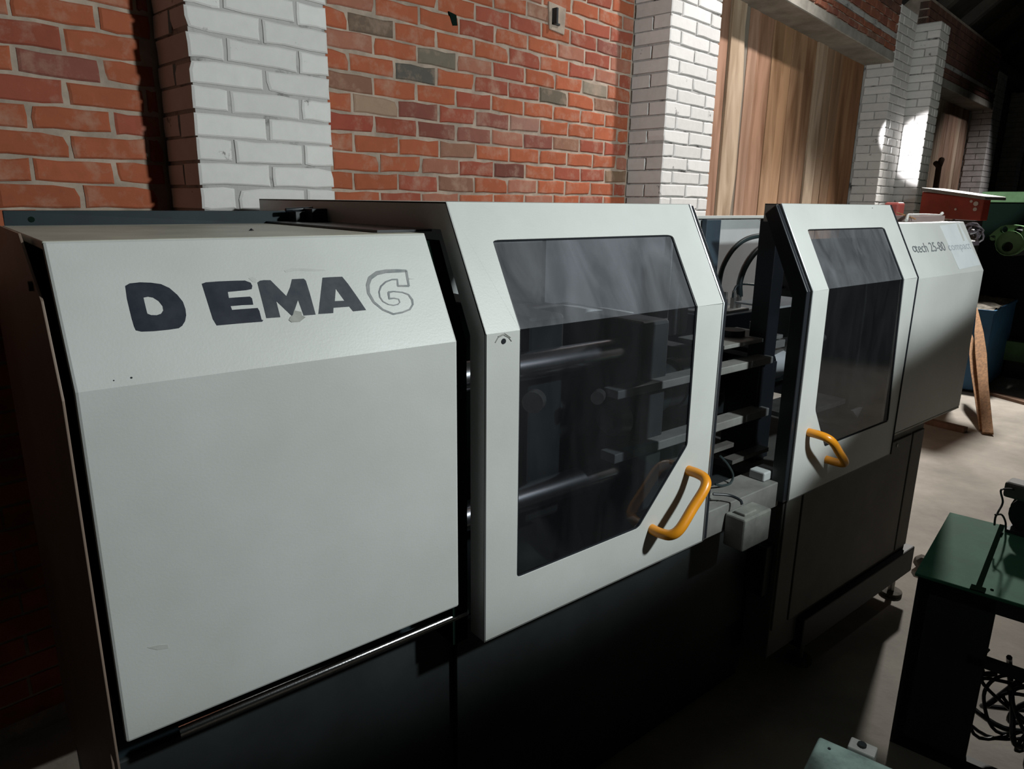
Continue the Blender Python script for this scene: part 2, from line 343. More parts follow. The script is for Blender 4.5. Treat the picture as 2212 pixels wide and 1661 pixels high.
# flat black patch painted as the shade of a broken-out end in the middle bay
def WI(px, py, w):
    d = hit(px, py, WP(0, w, 0), WP(0, 1, 0)); return Vector((d.dot(WP(1, 0, 0)), w, d.z))
q = WI(981, 38, 1.468); g = G(); g.prism([(q.x - .035, 1.4655, q.z + .02), (q.x - .01, 1.4655, q.z - .035), (q.x + .018, 1.4655, q.z - .03), (q.x + .012, 1.4655, q.z + .012)], (0, .02, 0)); g.build('hole_shade_patch', 'matte', wb)['label'] = 'flat black patch painted as the shade where a brick end is broken away'
q = WI(1200, 35, 1.468); g = G(); g.prism([(q.x - .06, 1.462, q.z + .06), (q.x - .05, 1.462, q.z - .07), (q.x + .07, 1.462, q.z - .08), (q.x + .08, 1.462, q.z + .05)], (0, .03, 0)); cp = g.build('cement_patch', 'mortar', wb, bev=.004)
g = G(); g.box(q.x - .035, q.x - .022, 1.43, 1.463, q.z - .045, q.z + .03); g.box(q.x - .035, q.x + .02, 1.452, 1.462, q.z - .045, q.z - .035); g.build('iron_hook', 'dark', cp)

def pier(u0, u1, wf, wback, zk0, zk1, kobj, name='brick_pier', side_left=True, label='', layout=None, asstuff=False):
    """limewashed brick pier, alternating courses, real corner bricks"""
    root = wallroot(name, label); W_ = u1 - u0; D = wback - wf
    g = G(); g.box(u0 + 0.010, u1 - 0.010, wf + 0.007, wback, 0, z_joint(zk1)); tag(g.build('mortar_core', 'gmortar', root), kind='structure')
    low = G()
    def put(a, b, w, z, d, key, vis):
        c = random.uniform(0.60, 0.70); col = (c, c*0.975, c*0.95)
        if vis and not asstuff: lay(root, a, b, w, z, d, 'white', key, b - a, col, 0.75, 0.068)
        else: low.box(a, b, w, w + d, z, z + 0.068)
    hw = 0.119; j = 0.009
    for k in range(zk0, zk1):
        z = z_joint(k) + 0.004; vis = k >= kobj
        if k % 2 == 0:      # header | stretcher(s) | header ; headers run the full depth
            put(u0, u0 + hw, wf, z, min(D, 0.24), ('wh', D > .2), vis)
            put(u0 + hw + j, u1 - hw - j, wf, z, 0.11, ('ws', round((W_)/0.1)), vis)
            put(u1 - hw, u1, wf, z, min(D, 0.24), ('wh', D > .2), vis)
        else:
            n = max(1, round(W_/0.25)); L = (W_ - (n - 1)*j)/n
            for i in range(n):
                put(u0 + i*(L + j), u0 + i*(L + j) + L, wf, z, 0.112, ('wf', round(L/0.03)), vis)
                if i == 0: put(u0, u0 + L, wf + 0.122, z, max(0.05, min(D, .25) - 0.124), ('wb', round(L/0.03)), vis)
    if low.v: tag(low.build('brick', 'white_low', root, rec=False), kind='stuff')
    return root
M['white_low'] = mat('limewash_plain', (0.62, 0.61, 0.60), 0.9, 0, 0.25, 8, 0.4, 60)
p1 = pier(0.745, 1.252, 1.22, 1.49, -22, 13, -2, label='limewashed brick pier behind the lettered left cover, nearest the camera')
p2 = pier(3.505, 4.085, 1.22, 1.49, -22, 22, -2, label='brightly lit limewashed brick pier left of the large plank door')
p3 = pier(7.45, 7.99, 1.22, 1.49, -22, 24, -2, label='dim limewashed brick pier on the right side of the large plank door')
p4 = pier(8.02, 8.36, 1.01, 1.49, -22, 23, -2, label='projecting limewashed pier whose left side is glaringly lit')
p5 = pier(11.92, 12.50, 1.22, 1.49, -22, 24, -2, asstuff=True, label='narrow bright limewashed pier beyond the far plank door')
p6 = pier(14.35, 14.75, 1.22, 1.49, -22, 24, -2, asstuff=True, label='farthest dim limewashed pier at the right frame edge')

# wall above the openings, lintels
def strip(root, name, m, pts, w0, w1):    # pts: (u, z) loop
    g = G(); g.prism([(u, w0, z) for u, z in pts], (0, w1 - w0, 0)); return g.build(name, m, root, bev=0.006, seg=1)
def over_door(root, u0, u1, zl, zr, wf=1.225):
    f = lambda t: zl + (zr - zl)*t
    def band(name, m, a, b, w0, w1): return strip(root, name, m, [(u0, f(0) + a), (u1, f(1) + a), (u1, f(1) + b), (u0, f(0) + b)], w0, w1)
    lt = band('lintel', 'concrete', 0, 0.085, wf, 1.60)
    band('mortar_band', 'gmortar', 0.20, 0.245, wf + 0.0, 1.55)
    band('mortar_bed', 'mortar', 0.085, 0.75, wf + 0.014, 1.60)
    low = G(); k = 0
    for zz in (0.093, 0.15, 0.255, 0.333, 0.41, 0.488, 0.566, 0.644):
        hh = 0.045 if zz < 0.2 else 0.066; uu = u0 - (0.12 if k % 2 else 0); k += 1
        while uu < u1:
            a, b = max(u0, uu), min(u1, uu + 0.226)
            if b - a > 0.04:
                t = ((a + b)/2 - u0)/(u1 - u0)
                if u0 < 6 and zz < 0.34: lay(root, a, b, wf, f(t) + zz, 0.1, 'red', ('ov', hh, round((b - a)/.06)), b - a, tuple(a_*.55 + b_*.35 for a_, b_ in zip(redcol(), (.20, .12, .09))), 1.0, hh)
                else: low.box(a, b, wf, wf + 0.1, f(t) + zz, f(t) + zz + hh)
            uu += 0.236
    tag(low.build('brick', 'dullbrick', root, rec=False), kind='stuff')
w2 = wallroot('wall_above_door', 'red brick wall on a concrete lintel above the large plank door')
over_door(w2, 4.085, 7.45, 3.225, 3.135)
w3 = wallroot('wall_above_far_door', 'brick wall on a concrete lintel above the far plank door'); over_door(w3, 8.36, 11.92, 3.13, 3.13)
w4 = wallroot('wall_far', 'dark red brick wall beyond the farthest piers')
g = G(); g.box(12.5, 22, 1.478, 1.60, 0, 3.8); tag(g.build('mortar_bed', 'mortar', w4), kind='structure')
low = G()
for k in range(-2, 26):
    uu = 12.5 - (0.12 if k % 2 else 0)
    while uu < 16.5:
        low.box(max(12.5, uu), uu + 0.226, 1.47, 1.5, z_joint(k) + 0.006, z_joint(k) + 0.006 + BH); uu += 0.236
tag(low.build('brick', 'dullbrick', w4, rec=False), kind='stuff')

# plank doors
def plank(root, u0, u1, z0, z1, w, col, wane=None, th=0.028, bot=None):
    g = G()
    if wane:   # wavy waney edge on the right
        n = 16; R = [(u1 + wane*math.sin(i*1.9 + u0*3)*0.5 + wane*math.sin(i*0.7), z0 + (z1 - z0)*i/n) for i in range(n + 1)]
        poly = [(u0, z0)] + R + [(u0, z1)]
        g.prism([(u, w, z) for u, z in poly], (0, th, 0))
    else: g.box(u0, u1, w, w + th, z0, z1)
    o = g.build('plank', 'wood', root, bev=0.003, seg=1); o.color = (*col, 1); return o
d1 = wallroot('door_1', 'large door of upright weathered planks between two limewashed piers')
g = G(); g.box(4.0, 7.5, 1.515, 1.54, 0.0, 3.25); tag(g.build('backing_boards', 'roof', d1), kind='structure')
PL = [(4.09, 4.40, (.33, .19, .13), 0, .0), (4.40, 4.70, (.36, .21, .145), 0, .004), (4.705, 4.93, (.47, .36, .26), .022, -.016), (4.93, 5.0, (.22, .19, .155), 0, .003),
      (5.0, 5.155, (.38, .235, .165), 0, -.002), (5.16, 5.41, (.35, .20, .13), 0, .003), (5.415, 5.60, (.37, .225, .13), 0, -.002), (5.60, 5.78, (.36, .21, .115), 0, .002),
      (5.785, 6.055, (.34, .20, .115), 0, 0), (6.06, 6.27, (.31, .175, .10), 0, .003), (6.275, 6.49, (.44, .33, .235), 0, -.01), (6.495, 6.69, (.27, .175, .11), 0, .003),
      (6.69, 6.905, (.26, .155, .09), 0, 0), (6.91, 7.19, (.27, .14, .07), 0, .003), (7.195, 7.45, (.24, .12, .06), 0, 0)]
for u0, u1, c, wn, dw in PL: plank(d1, u0, u1 - 0.004, 0.05, 3.24, 1.487 + dw, c, wn)
d2 = wallroot('door_2', 'far door of upright pale planks between limewashed piers')
g = G(); g.box(8.3, 12.0, 1.515, 1.54, 0.0, 3.2); tag(g.build('backing_boards', 'roof', d2), kind='structure')
u = 8.36
while u < 11.9:
    wd_ = random.uniform(0.16, 0.30); e = min(u + wd_, 11.92); k = random.uniform(0.8, 1.2)
    plank(d2, u, e - 0.005, 0.05, 3.13, 1.487 + random.uniform(-.006, .004), random.choice([(.36*k, .25*k, .19*k), (.42*k, .33*k, .25*k), (.30*k, .20*k, .15*k)])); u = e

# roof: boards and rafters rising from the wall top
ce = wallroot('ceiling', 'dark boarded roof on rafters'); SL = 0.85
def RF(u, w, dz=0): return (u, w, 3.82 + (1.6 - w)*SL + dz)
g = G(); g.hexa([RF(-3, 1.75), RF(24, 1.75), RF(24, -6.5), RF(-3, -6.5)], [RF(-3, 1.75, .06), RF(24, 1.75, .06), RF(24, -6.5, .06), RF(-3, -6.5, .06)])
tag(g.build('roof_boards', 'roof', ce), kind='structure')
u = -2.4
while u < 23:
    g = G(); a, b = u, u + 0.11
    g.hexa([RF(a, 1.65, -.16), RF(b, 1.65, -.16), RF(b, -6.3, -.16), RF(a, -6.3, -.16)], [RF(a, 1.65, -.002), RF(b, 1.65, -.002), RF(b, -6.3, -.002), RF(a, -6.3, -.002)])
    g.build('rafter', 'rafter', ce); u += 1.05
g = G(); g.box(8.4, 14.3, 1.24, 1.40, 3.62, 3.80); g.build('wall_plate', 'rafter', ce, bev=.006)
g = G(); g.box(1.3, 7.4, 1.27, 1.42, 3.76, 3.88); g.build('wall_plate', 'rafter', ce, bev=.006)

# ---------------------------------------------------------------- the injection moulding machine
mc = thing('injection_moulding_machine', 'long grey-white moulding machine with two windowed sliding guards along the brick wall', 'machine')
ZF, ZT, YT = 1.538, 1.752, 0.117
def profile(name, m, x0, x1, prof, th, parent, bev=0.0025, caps=()):
    """bent sheet: prof is the outer (y, z) line, th its thickness inward (down/back)"""
    g = G(); n = len(prof); inn = []
    for i, (y, z) in enumerate(prof):
        d = Vector((0, 0))
        for a, b in ((i - 1, i), (i, i + 1)):
            if a >= 0 and b < n:
                t = Vector((prof[b][0] - prof[a][0], prof[b][1] - prof[a][1])).normalized(); d += Vector((t.y, -t.x))
        d.normalize(); inn.append((y + d.x*th, z + d.y*th))
    loop = prof + inn[::-1]
    g.prism([(x0, y, z) for y, z in loop], (x1 - x0, 0, 0)); return g.build(name, m, parent, bev=bev)
lc = profile('left_cover', 'paint', 0.0, 0.684, [(0, 0.923), (0, ZF), (YT, ZT)], 0.012, mc, 0.005)
lc['label'] = 'smooth painted cover panel carrying the large dark lettering'
rp = G().box(0.0, 0.684, YT + 0.001, 0.80, 1.738, ZT - 0.0005).build('roof_panel', 'paintd', mc, bev=0.002); rp['label'] = 'stained dusty top panel'
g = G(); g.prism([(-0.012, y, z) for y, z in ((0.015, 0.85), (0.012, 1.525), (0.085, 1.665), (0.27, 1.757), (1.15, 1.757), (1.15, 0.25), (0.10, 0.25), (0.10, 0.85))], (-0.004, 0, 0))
sp = g.build('side_plate', 'plate_shade', mc, bev=0.001); sp['label'] = 'end plate with its shadow put into a dull brown colour'
g = G(); b0 = at(52, 474, 'x', -0.0165); g.tube([(-0.0165, 0.165, 1.68), (-0.022, 0.165, 1.68)], 0.008, 12); g.build('bolt', 'dark', sp)
g = G(); g.box(0.005, 0.70, 0.80, 0.812, 1.745, 1.785); g.box(0.005, 0.70, 0.80, 0.85, 1.745, 1.750); rl = g.build('top_rail', 'rail', mc, bev=0.002); rl['label'] = 'slate blue steel rail along the top'
hp = at(68, 474, 'y', 0.799); g = G(); g.tube([hp, hp + Vector((0, 0.003, 0))], 0.0065, 14); g.build('rail_hole', 'matte', rl)
g = G(); g.box(0.66, 0.73, 0.74, 0.86, 1.755, 1.785); g.box(0.69, 0.745, 0.70, 0.80, 1.75, 1.793); g.tube([(0.64, 0.76, 1.788), (0.72, 0.76, 1.792)], 0.006); g.build('latch', 'black', mc, bev=0.003)
# black block standing in for the shade between left cover and first guard
g = G(); g.prism([(0.690, y, z) for y, z in ((.035, .80), (.035, 1.525), (.135, 1.735), (1.15, 1.735), (1.15, .80))], (.042, 0, 0)); g.build('gap_shade_block', 'matte', mc)
g = G(); g.prism([(0.004, y, z) for y, z in ((.016, .925), (.016, 1.53), (.125, 1.736), (.79, 1.736), (.79, .925))], (.004, 0, 0)); g.build('gap_shade_sheet', 'matte', mc)  # black sheet standing in for the shade inside the end gap
g = G(); g.box(0.60, 0.735, 0.17, 0.82, 1.7525, 1.757); g.build('gap_shade_strip', 'black', mc)  # black strip painted in for the shaded gap beside the first guard

# guards ----------------------------------------------------------------
YD, ZDB, ZDF, YDT = -0.029, 0.823, 1.551, 0.113
def guard(x0, x1, zt, hole, seal_left, label, hole_top_t=0.70, back=1.215, band_back=1.215):
    gd = bpy.data.objects.new('sliding_guard', None); C.objects.link(gd); gd.parent = mc; gd['label'] = label
    slope = Vector((0, YDT - YD, zt - ZDF)); T = slope.length; sd = slope.normalized(); nrm = Vector((0, -sd.z, sd.y))
    def lo(x, z, d=0): return Vector((x, YD - d, z))
    def hi(x, t, d=0): return Vector((x, YD, ZDF)) + slope*t + nrm*d
    xa, xb, poly = hole       # x of left edge at fold, right edge at fold, lower hole polygon from left fold down and round
    def rc(p, q, r, rad, n=5):   # rounded corner at q between p and r
        p, q, r = Vector(p), Vector(q), Vector(r); a = q + (p - q).normalized()*rad; b = q + (r - q).normalized()*rad
        return [a*(1 - t)**2 + q*2*t*(1 - t) + b*t*t for t in [i/n for i in range(n + 1)]]
    g = G(); th = 0.004
    H = [(xa, ZDF)] + poly + [(xb, ZDF)]; HL = [Vector(H[0])]
    for i in range(1, len(H) - 1): HL += rc(H[i - 1], H[i], H[i + 1], 0.012)
    HL.append(Vector(H[-1]))
    P = [(x0, ZDB), (x1, ZDB), (x1, ZDF)] + [tuple(p) for p in HL[::-1]] + [(x0, ZDF)]
    g.prism([lo(x, z) for x, z in P], (0, th, 0))
    tt = hole_top_t; HU = [Vector((xa, 0))] + rc((xa, 0), (xa, tt), (xb, tt), 0.022, 5) + rc((xa, tt), (xb, tt), (xb, 0), 0.035, 6) + [Vector((xb, 0))]
    # t is a fraction: convert corner radii in t by length
    P = [(x0, 0)] + [tuple(p) for p in HU] + [(x1, 0), (x1, 1), (x0, 1)]
    g.prism([hi(x, t) for x, t in P], -nrm*th)
    # top sheet and returns
    g.box(x0, x1, YDT, back, zt - 0.004, zt)
    fs = g.build('front_sheet', 'paint', gd, bev=0.0022)
    r = G()
    for x, dx in ((x0, 0.003), (x1 - 0.003, 0.003)):
        dep = 0.055
        a = [lo(x, ZDB), lo(x, ZDF), hi(x, 1), Vector((x, band_back if x == x0 else 0.17, zt)), Vector((x, band_back if x == x0 else 0.17, zt - 0.058)), Vector((x, YDT + 0.022, zt - 0.058)), Vector((x, YD + dep, ZDF - 0.01)), Vector((x, YD + dep, ZDB))]
        r.prism(a, (dx, 0, 0))
    r.box(x0, x1, YD, YD + 0.055, ZDB, ZDB + 0.003)
    r.build('side_return', 'paint', gd, bev=0.001)
    # glazing: bent pane just behind the sheet
    gl = G(); e = 0.0065; ov = 0.02
    zlo = min(p[1] for p in poly) - ov
    gp = [(xa - ov, ZDF)] + [(xa - ov, zlo)] + [(poly[1][0] + 0.01, zlo)] + [(xb + ov, poly[2][1] - 0.01)] + [(xb + ov, ZDF)] if len(poly) == 3 else [(xa - ov, ZDF), (xa - ov, poly[0][1]), (poly[1][0] - 0.01, zlo), (xb + ov, zlo), (xb + ov, ZDF)]
    gl.prism([lo(x, z, -e) for x, z in gp], (0, 0.0001, 0))
    gl = G(); gl.add([lo(x, z, -e) for x, z in gp], [tuple(range(len(gp)))])
    q = [hi(xa - ov, 0, -e), hi(xb + ov, 0, -e), hi(xb + ov, tt + 0.06, -e), hi(xa - ov, tt + 0.06, -e)]
    q[0].z = q[1].z = ZDF; q[0].y = q[1].y = YD + e
    gl.add(q, [(0, 1, 2, 3)])
    w = gl.build('window_pane', 'glass', gd, rec=False); w['label'] = 'smoked dusty bent pane'
    # dark gasket line round the opening, on the back of the sheet
    return gd, lo, hi
def loopline(g, pts, r, n=6): g.tube(pts, r, n)
g1, lo1, hi1 = guard(0.735, 1.565, 1.816, (0.828, 1.447, [(0.830, 0.957), (1.262, 0.957), (1.452, 1.155)]), False, 'left sliding guard, larger, with wide window')
g2, lo2, hi2 = guard(2.046, 2.835, 1.822, (2.150, 2.715, [(2.160, 1.135), (2.262, 0.978), (2.768, 0.978)]), True, 'right sliding guard, narrower window', band_back=0.172, back=0.172)
# gaskets
def gasket(gd, lo, hi, lower, xa, xb, tt):
    g = G(); d = -0.0045
    g.tube([lo(x, z, d) for x, z in lower], 0.0032, 6); g.tube([lo(lower[0][0], lower[0][1], d), hi(xa, tt - 0.02, d)], 0.0032, 6)
    g.tube([hi(xa, tt, d), hi(xb, tt, d)], 0.0032, 6); g.tube([hi(xb, tt - 0.02, d), lo(lower[-1][0], lower[-1][1], d)], 0.0032, 6)
    g.build('gasket', 'black', gd)
gasket(g1, lo1, hi1, [(0.830, ZDF), (0.832, 0.957), (1.262, 0.957), (1.452, 1.155), (1.447, ZDF)], 0.829, 1.447, 0.70)
gasket(g2, lo2, hi2, [(2.152, ZDF), (2.162, 1.135), (2.264, 0.978), (2.768, 0.978), (2.715, ZDF)], 2.15, 2.715, 0.70)
# edge trims: bright strip plus black rubber lip
def lip(gd, lo, hi, x, side):
    s = side
    g = G(); g.tube([lo(x, ZDB + .004, 0.0), lo(x, ZDF, 0.0), hi(x, 1, 0.0)], 0.0035, 8); g.build('edge_strip', 'alu', gd)
    g = G(); a = [lo(x + s*0.004, ZDB, -0.004), lo(x + s*0.004, ZDF, -0.004), hi(x + s*0.004, 1, -0.004), hi(x + s*0.004, 0.97, -0.05), lo(x + s*0.004, ZDF - 0.02, -0.055), lo(x + s*0.004, ZDB, -0.055)]
    g.prism(a, (s*0.022, 0, 0)); g.build('rubber_lip', 'black', gd, bev=0.003)
lip(g1, lo1, hi1, 1.565, 1); lip(g2, lo2, hi2, 2.046, -1)
# right guard: dark edge line at its right side
g = G(); g.tube([lo2(2.838, ZDB, 0), lo2(2.838, ZDF, 0), hi2(2.838, 1, 0)], 0.004, 8); g.build('rubber_lip', 'black', g2)
# screw hole and scribble on the left guard's fold
hp = at(1088, 737, 'y', YD - 0.0005); g = G(); g.tube([hp + Vector((0, .0012, 0)), hp + Vector((0, -0.0008, 0))], 0.006, 14); g.build('screw_hole', 'black', g1)
for pts in ([(1070, 740), (1076, 729), (1088, 723), (1099, 729), (1105, 737)], [(1076, 727), (1090, 720), (1103, 729)]):
    g = G(); g.tube([at(x, y, 'y', YD - 0.0004) for x, y in pts], 0.0011, 5); g.build('scratch', 'smudge', g1)

# handles
def handle(gd, A, B, proj, r=0.0145):
    A, B = Vector(A), Vector(B); o = Vector((0, -proj, 0)); e = (B - A).normalized()
    pts = bez([A + Vector((0, 0.001, 0)), A + o*0.45, A + o*0.82 + e*0.008, A + o + e*0.035, A + o + e*((B - A).length*0.5), B + o - e*0.035, B + o*0.82 - e*0.008, B + o*0.45, B + Vector((0, 0.001, 0))], 6)
    g = G(); g.tube(pts, r, 16); h = g.build('pull_handle', 'orange', gd); h['label'] = 'orange plastic bow handle'
    return h
handle(g1, (1.463, YD, 1.078), (1.316, YD, 0.938), 0.078)
handle(g2, (2.130, YD, 1.060), (2.285, YD, 0.925), 0.078)

# right cover ------------------------------------------------------------
rc_ = profile('right_cover', 'paint', 2.86, 3.629, [(0.001, 0.886), (0.001, ZF), (YT, ZT), (0.70, ZT)], 0.006, mc, 0.003)
g = G(); g.prism([(3.623, y, z) for y, z in ((0.008, 0.886), (0.008, ZF - .004), (YT + .004, ZT - 0.008), (0.70, ZT - .008), (0.70, 0.886))], (0.005, 0, 0)); g.build('end_cap', 'paint', mc)
g = G(); g.box(2.86, 3.62, 0.0, 0.70, 0.878, 0.886); g.build('cover_floor', 'paintd', mc)

# sheet plane of the sloped covers, for print
sl = Vector((0, YT, ZT - ZF)).normalized(); SN = Vector((0, -sl.z, sl.y)); SP = Vector((0, 0, ZF))
def onslope(px, py, lift=0.0006): return hit(px, py, SP, SN) + SN*lift
def decal(name, m, parent, outer, holes=(), lift=0.0005, th=0.0005, pl=onslope):
    o = [pl(x, y, lift) for x, y in outer]; hs = [[pl(x, y, lift) for x, y in h] for h in holes]
    g = G(); g.holed(o, hs, -(SN if pl is onslope else Vector((0, -1, 0)))*th); return g.build(name, m, parent, rec=False)
def z1(pts): return [(240 + x/6.506, 560 + y/6.506) for x, y in pts]
def z2(pts): return [(560 + x/6.144, 560 + y/6.144) for x, y in pts]
D_o = z1([(200, 375), (260, 340), (400, 325), (560, 330), (700, 350), (820, 405), (930, 500), (1010, 600), (1045, 700), (1055, 790), (1040, 870), (1000, 935), (950, 970), (800, 992), (600, 1012), (430, 1018), (350, 1000), (325, 950), (290, 830), (225, 560)])
D_i = z1([(455, 540), (520, 527), (590, 540), (670, 590), (725, 660), (735, 720), (705, 765), (640, 787), (560, 785), (510, 765), (490, 690)])
E_o = z1([(1275, 345), (1330, 325), (1500, 312), (1750, 302), (1880, 300), (1960, 330), (1985, 375), (1975, 420), (1900, 435), (1640, 460), (1655, 545), (1760, 537), (1950, 525), (1980, 550), (1998, 640), (1850, 645), (1680, 660), (1700, 712), (1850, 700), (2060, 685), (2085, 730), (2115, 850), (2138, 855), (2125, 878), (1900, 895), (1485, 932), (1430, 840), (1380, 680)])
M_o = z2([(-25, 310), (10, 285), (60, 278), (148, 278), (360, 490), (410, 370), (435, 265), (590, 258), (618, 285), (670, 450), (748, 735), (590, 748), (515, 540), (440, 760), (225, 555), (280, 770), (95, 783), (50, 600)])
A_o = z2([(840, 245), (950, 238), (1100, 232), (1180, 330), (1300, 500), (1418, 675), (1245, 692), (1195, 630), (985, 645), (982, 715), (785, 728), (800, 600)])
A_i = z2([(1015, 390), (1130, 550), (1003, 556)])
lt = bpy.data.objects.new('lettering', None); C.objects.link(lt); lt.parent = lc; lt['label'] = 'hand-painted dark letters, the last one only outlined'
lt2 = lc
decal('painted_letter', 'ink', lc, D_o, [D_i]); decal('painted_letter', 'ink', lc, E_o); decal('painted_letter', 'ink2', lc, M_o); decal('painted_letter', 'ink2', lc, A_o, [A_i])
bpy.data.objects.remove(lt)
G_o = z2([(1950, 155), (1985, 355), (1840, 355), (1832, 268), (1760, 270), (1680, 300), (1615, 360), (1590, 430), (1600, 500), (1640, 560), (1710, 600), (1780, 612), (1840, 600), (1866, 570), (1850, 530), (1790, 518), (1725, 525), (1715, 440), (1780, 428), (1900, 440), (1980, 470), (2030, 540), (2038, 600), (2000, 665), (1900, 705), (1780, 728), (1640, 670), (1520, 570), (1450, 450), (1440, 340), (1470, 250), (1560, 185), (1680, 160), (1820, 155)])
ow = [3.6, 3, 2.6, 2, 2, 2.6, 2.6, 2.2, 2.0, 1.8, 1.6, 1.6, 1.6, 1.6, 1.6, 1.8, 2.6, 3.4, 1.8, 1.8, 2.2, 3.2, 2.6, 2.6, 2.6, 2.8, 2.8, 3.4, 4.2, 5.4, 6.2, 6.2, 5.6, 5.2]
g = G(); n = len(G_o)
for i in range(n):        # marker line drawn as thin flat strokes
    a, b = Vector((*G_o[i], 0)), Vector((*G_o[(i + 1) % n], 0)); d = (b - a).normalized(); p = Vector((-d.y, d.x, 0)); wa, wb_ = ow[i]*0.5*1.45, ow[(i + 1) % n]*0.5*1.45
    q = [a + p*wa - d*0.6, b + p*wb_ + d*0.6, b - p*wb_ + d*0.6, a - p*wa - d*0.6]
    q = [onslope(v.x, v.y, 0.0005 + 0.00002*(i % 3)) for v in q]
    g.add(q + [v - SN*0.0004 for v in q], [(0, 1, 2, 3), (7, 6, 5, 4), (0, 4, 5, 1), (1, 5, 6, 2), (2, 6, 7, 3), (3, 7, 4, 0)])
go = g.build('outlined_letter', 'pencil', lc, rec=False); go['label'] = 'unfilled marker outline of the last letter'
for q, m in (([(460, 680), (560, 700), (565, 745), (615, 770), (540, 830), (430, 838), (392, 810), (410, 770), (445, 740)], 'smudge'),): decal('chipped_patch', m, lc, z2(q), lift=0.0009)
M['smear'] = mat('faint_smear', (0.43, 0.435, 0.415), 0.6, 0, 0.1, 30)
for q in (z2([(330, 150), (420, 118), (600, 122), (870, 140), (880, 152), (700, 160), (500, 150), (350, 175)]), z1([(1930, 265), (1990, 248), (2050, 290), (2030, 330), (1990, 320)]), z2([(1985, 250), (2060, 262), (1990, 272)])):
    decal('smear', 'smear', lc, q, lift=0.0003)
for x, y in ((284, 816), (245, 822), (544, 497), (655, 462)):
    pass
for x, y, r in ((284, 816, .0016), (246, 822, .001)):
    p = onslope(x, y, 0.0006); g = G(); g.tube([p, p - SN*0.0005], r, 7); g.build('speck', 'black', lc)
sm = [at(x, y, 'y', -0.0004) for x, y in ((318, 1399), (345, 1393), (362, 1392), (364, 1400), (340, 1404))]
g = G(); g.prism(sm, (0, 0.0004, 0)); g.build('smear', 'smear', lc)
# small debris on the roof panel
g = G(); p = at(543, 498, 'z', ZT); g.add([p + Vector((-.006, 0, 0)), p + Vector((.007, .002, 0)), p + Vector((.001, -.004, .0)), p + Vector((0, 0, .005))], [(0, 1, 3), (1, 2, 3), (2, 0, 3)]); g.build('chip', 'black', rp)

# printed model line on the right cover
def text_on(s, px0, px1, py_base, cap_px, m, parent, font_scale=None):
    cu = bpy.data.curves.new('print', 'FONT'); cu.body = s; cu.size = 1.0; cu.extrude = 0.0
    to = bpy.data.objects.new('tmp', cu); C.objects.link(to); dg = bpy.context.evaluated_depsgraph_get(); me = bpy.data.meshes.new_from_object(to.evaluated_get(dg))
    C.objects.unlink(to); bpy.data.objects.remove(to)
    xs = [v.co.x for v in me.vertices]; a, b = min(xs), max(xs)
    P0 = onslope(px0, py_base[0]); P1 = onslope(px1, py_base[1]); hh = (onslope(px0, py_base[0] - cap_px) - P0).length/0.70
    ex = (P1 - P0); 
    for v in me.vertices: v.co = P0 + ex*((v.co.x - a)/(b - a)) + sl*(v.co.y*hh)
    bm = bmesh.new(); bm.from_mesh(me); left = set(bm.verts); bm.verts.ensure_lookup_table(); k = 0
    while left:
        st_ = [left.pop()]; isl = set(st_)
        while st_:
            v = st_.pop()
            for e in v.link_edges:
                w = e.other_vert(v)
                if w in left: left.discard(w); isl.add(w); st_.append(w)
        vs = list(isl); ix = {v: i for i, v in enumerate(vs)}
        g = G(); g.add([v.co.copy() for v in vs], [tuple(ix[v] for v in f.verts) for f in bm.faces if f.verts[0] in isl]); g.build('printed_letter', m, parent, rec=False)
    bm.free()
RCX = rc_
o = text_on('tech 25-80', 1981, 2044, (546, 541), 16, 'print', rc_)
o = text_on('compact', 2051, 2098, (541, 537), 12, 'print2', rc_)
p = onslope(1975, 538); ux = Vector((1, 0, 0)); g = G()
g.tube([p + ux*0.014*math.cos(t) + sl*0.0115*math.sin(t) for t in [2*PI*i/20 for i in range(21)]], 0.0022, 6, cap=False); g.build('printed_ring', 'print', rc_)
decal('pale_patch', 'sticker', rc_, [(2030, 487), (2072, 482), (2118, 572), (2072, 582)], lift=0.0002, th=0.0003)
decal('tape_residue', 'smear', rc_, [(2066, 484), (2070, 484), (2084, 520), (2081, 521)], lift=0.0006)
for x, y in ((1884, 449),):
    p = hit(x, y, lo2(0, ZDF), Vector((0, -(1.822 - ZDF), YDT - YD)).normalized())
    g = G(); g.tube([p, p + Vector((0.012, 0.006, -0.014))], 0.0022, 6); g.build('paint_chip', 'black', g2)

# chrome guide rod and lower body ------------------------------------------
g = G(); g.tube([(0.09, 0.045, 0.868), (0.735, 0.045, 0.868)], 0.0115, 16); ro = g.build('guide_rod', 'chrome', mc); ro['label'] = 'chrome guide rod under the lettered cover'
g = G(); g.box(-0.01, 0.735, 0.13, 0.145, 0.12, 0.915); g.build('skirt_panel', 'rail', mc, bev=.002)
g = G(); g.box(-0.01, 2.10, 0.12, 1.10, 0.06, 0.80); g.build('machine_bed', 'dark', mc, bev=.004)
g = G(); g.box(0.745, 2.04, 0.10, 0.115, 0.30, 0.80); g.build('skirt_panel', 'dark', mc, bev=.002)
cb = G().box(2.10, 3.262, 0.012, 1.05, 0.15, 0.872).build('base_cabinet', 'base', mc, bev=.004); cb['label'] = 'dusty grey base cabinet under the right cover'
G().box(2.22, 3.125, 0.004, 0.013, 0.27, 0.845).build('access_panel', 'base', cb, bev=.003)
G().box(3.14, 3.255, 0.004, 0.013, 0.27, 0.845).build('access_panel', 'base', cb, bev=.003)
G().box(2.105, 2.208, 0.004, 0.013, 0.27, 0.845).build('access_panel', 'base', cb, bev=.003)
hpn = at(1938, 962, 'y', 0.004); G().tube([hpn, hpn + Vector((0, -.002, 0))], 0.008, 12).build('lock', 'black', cb)
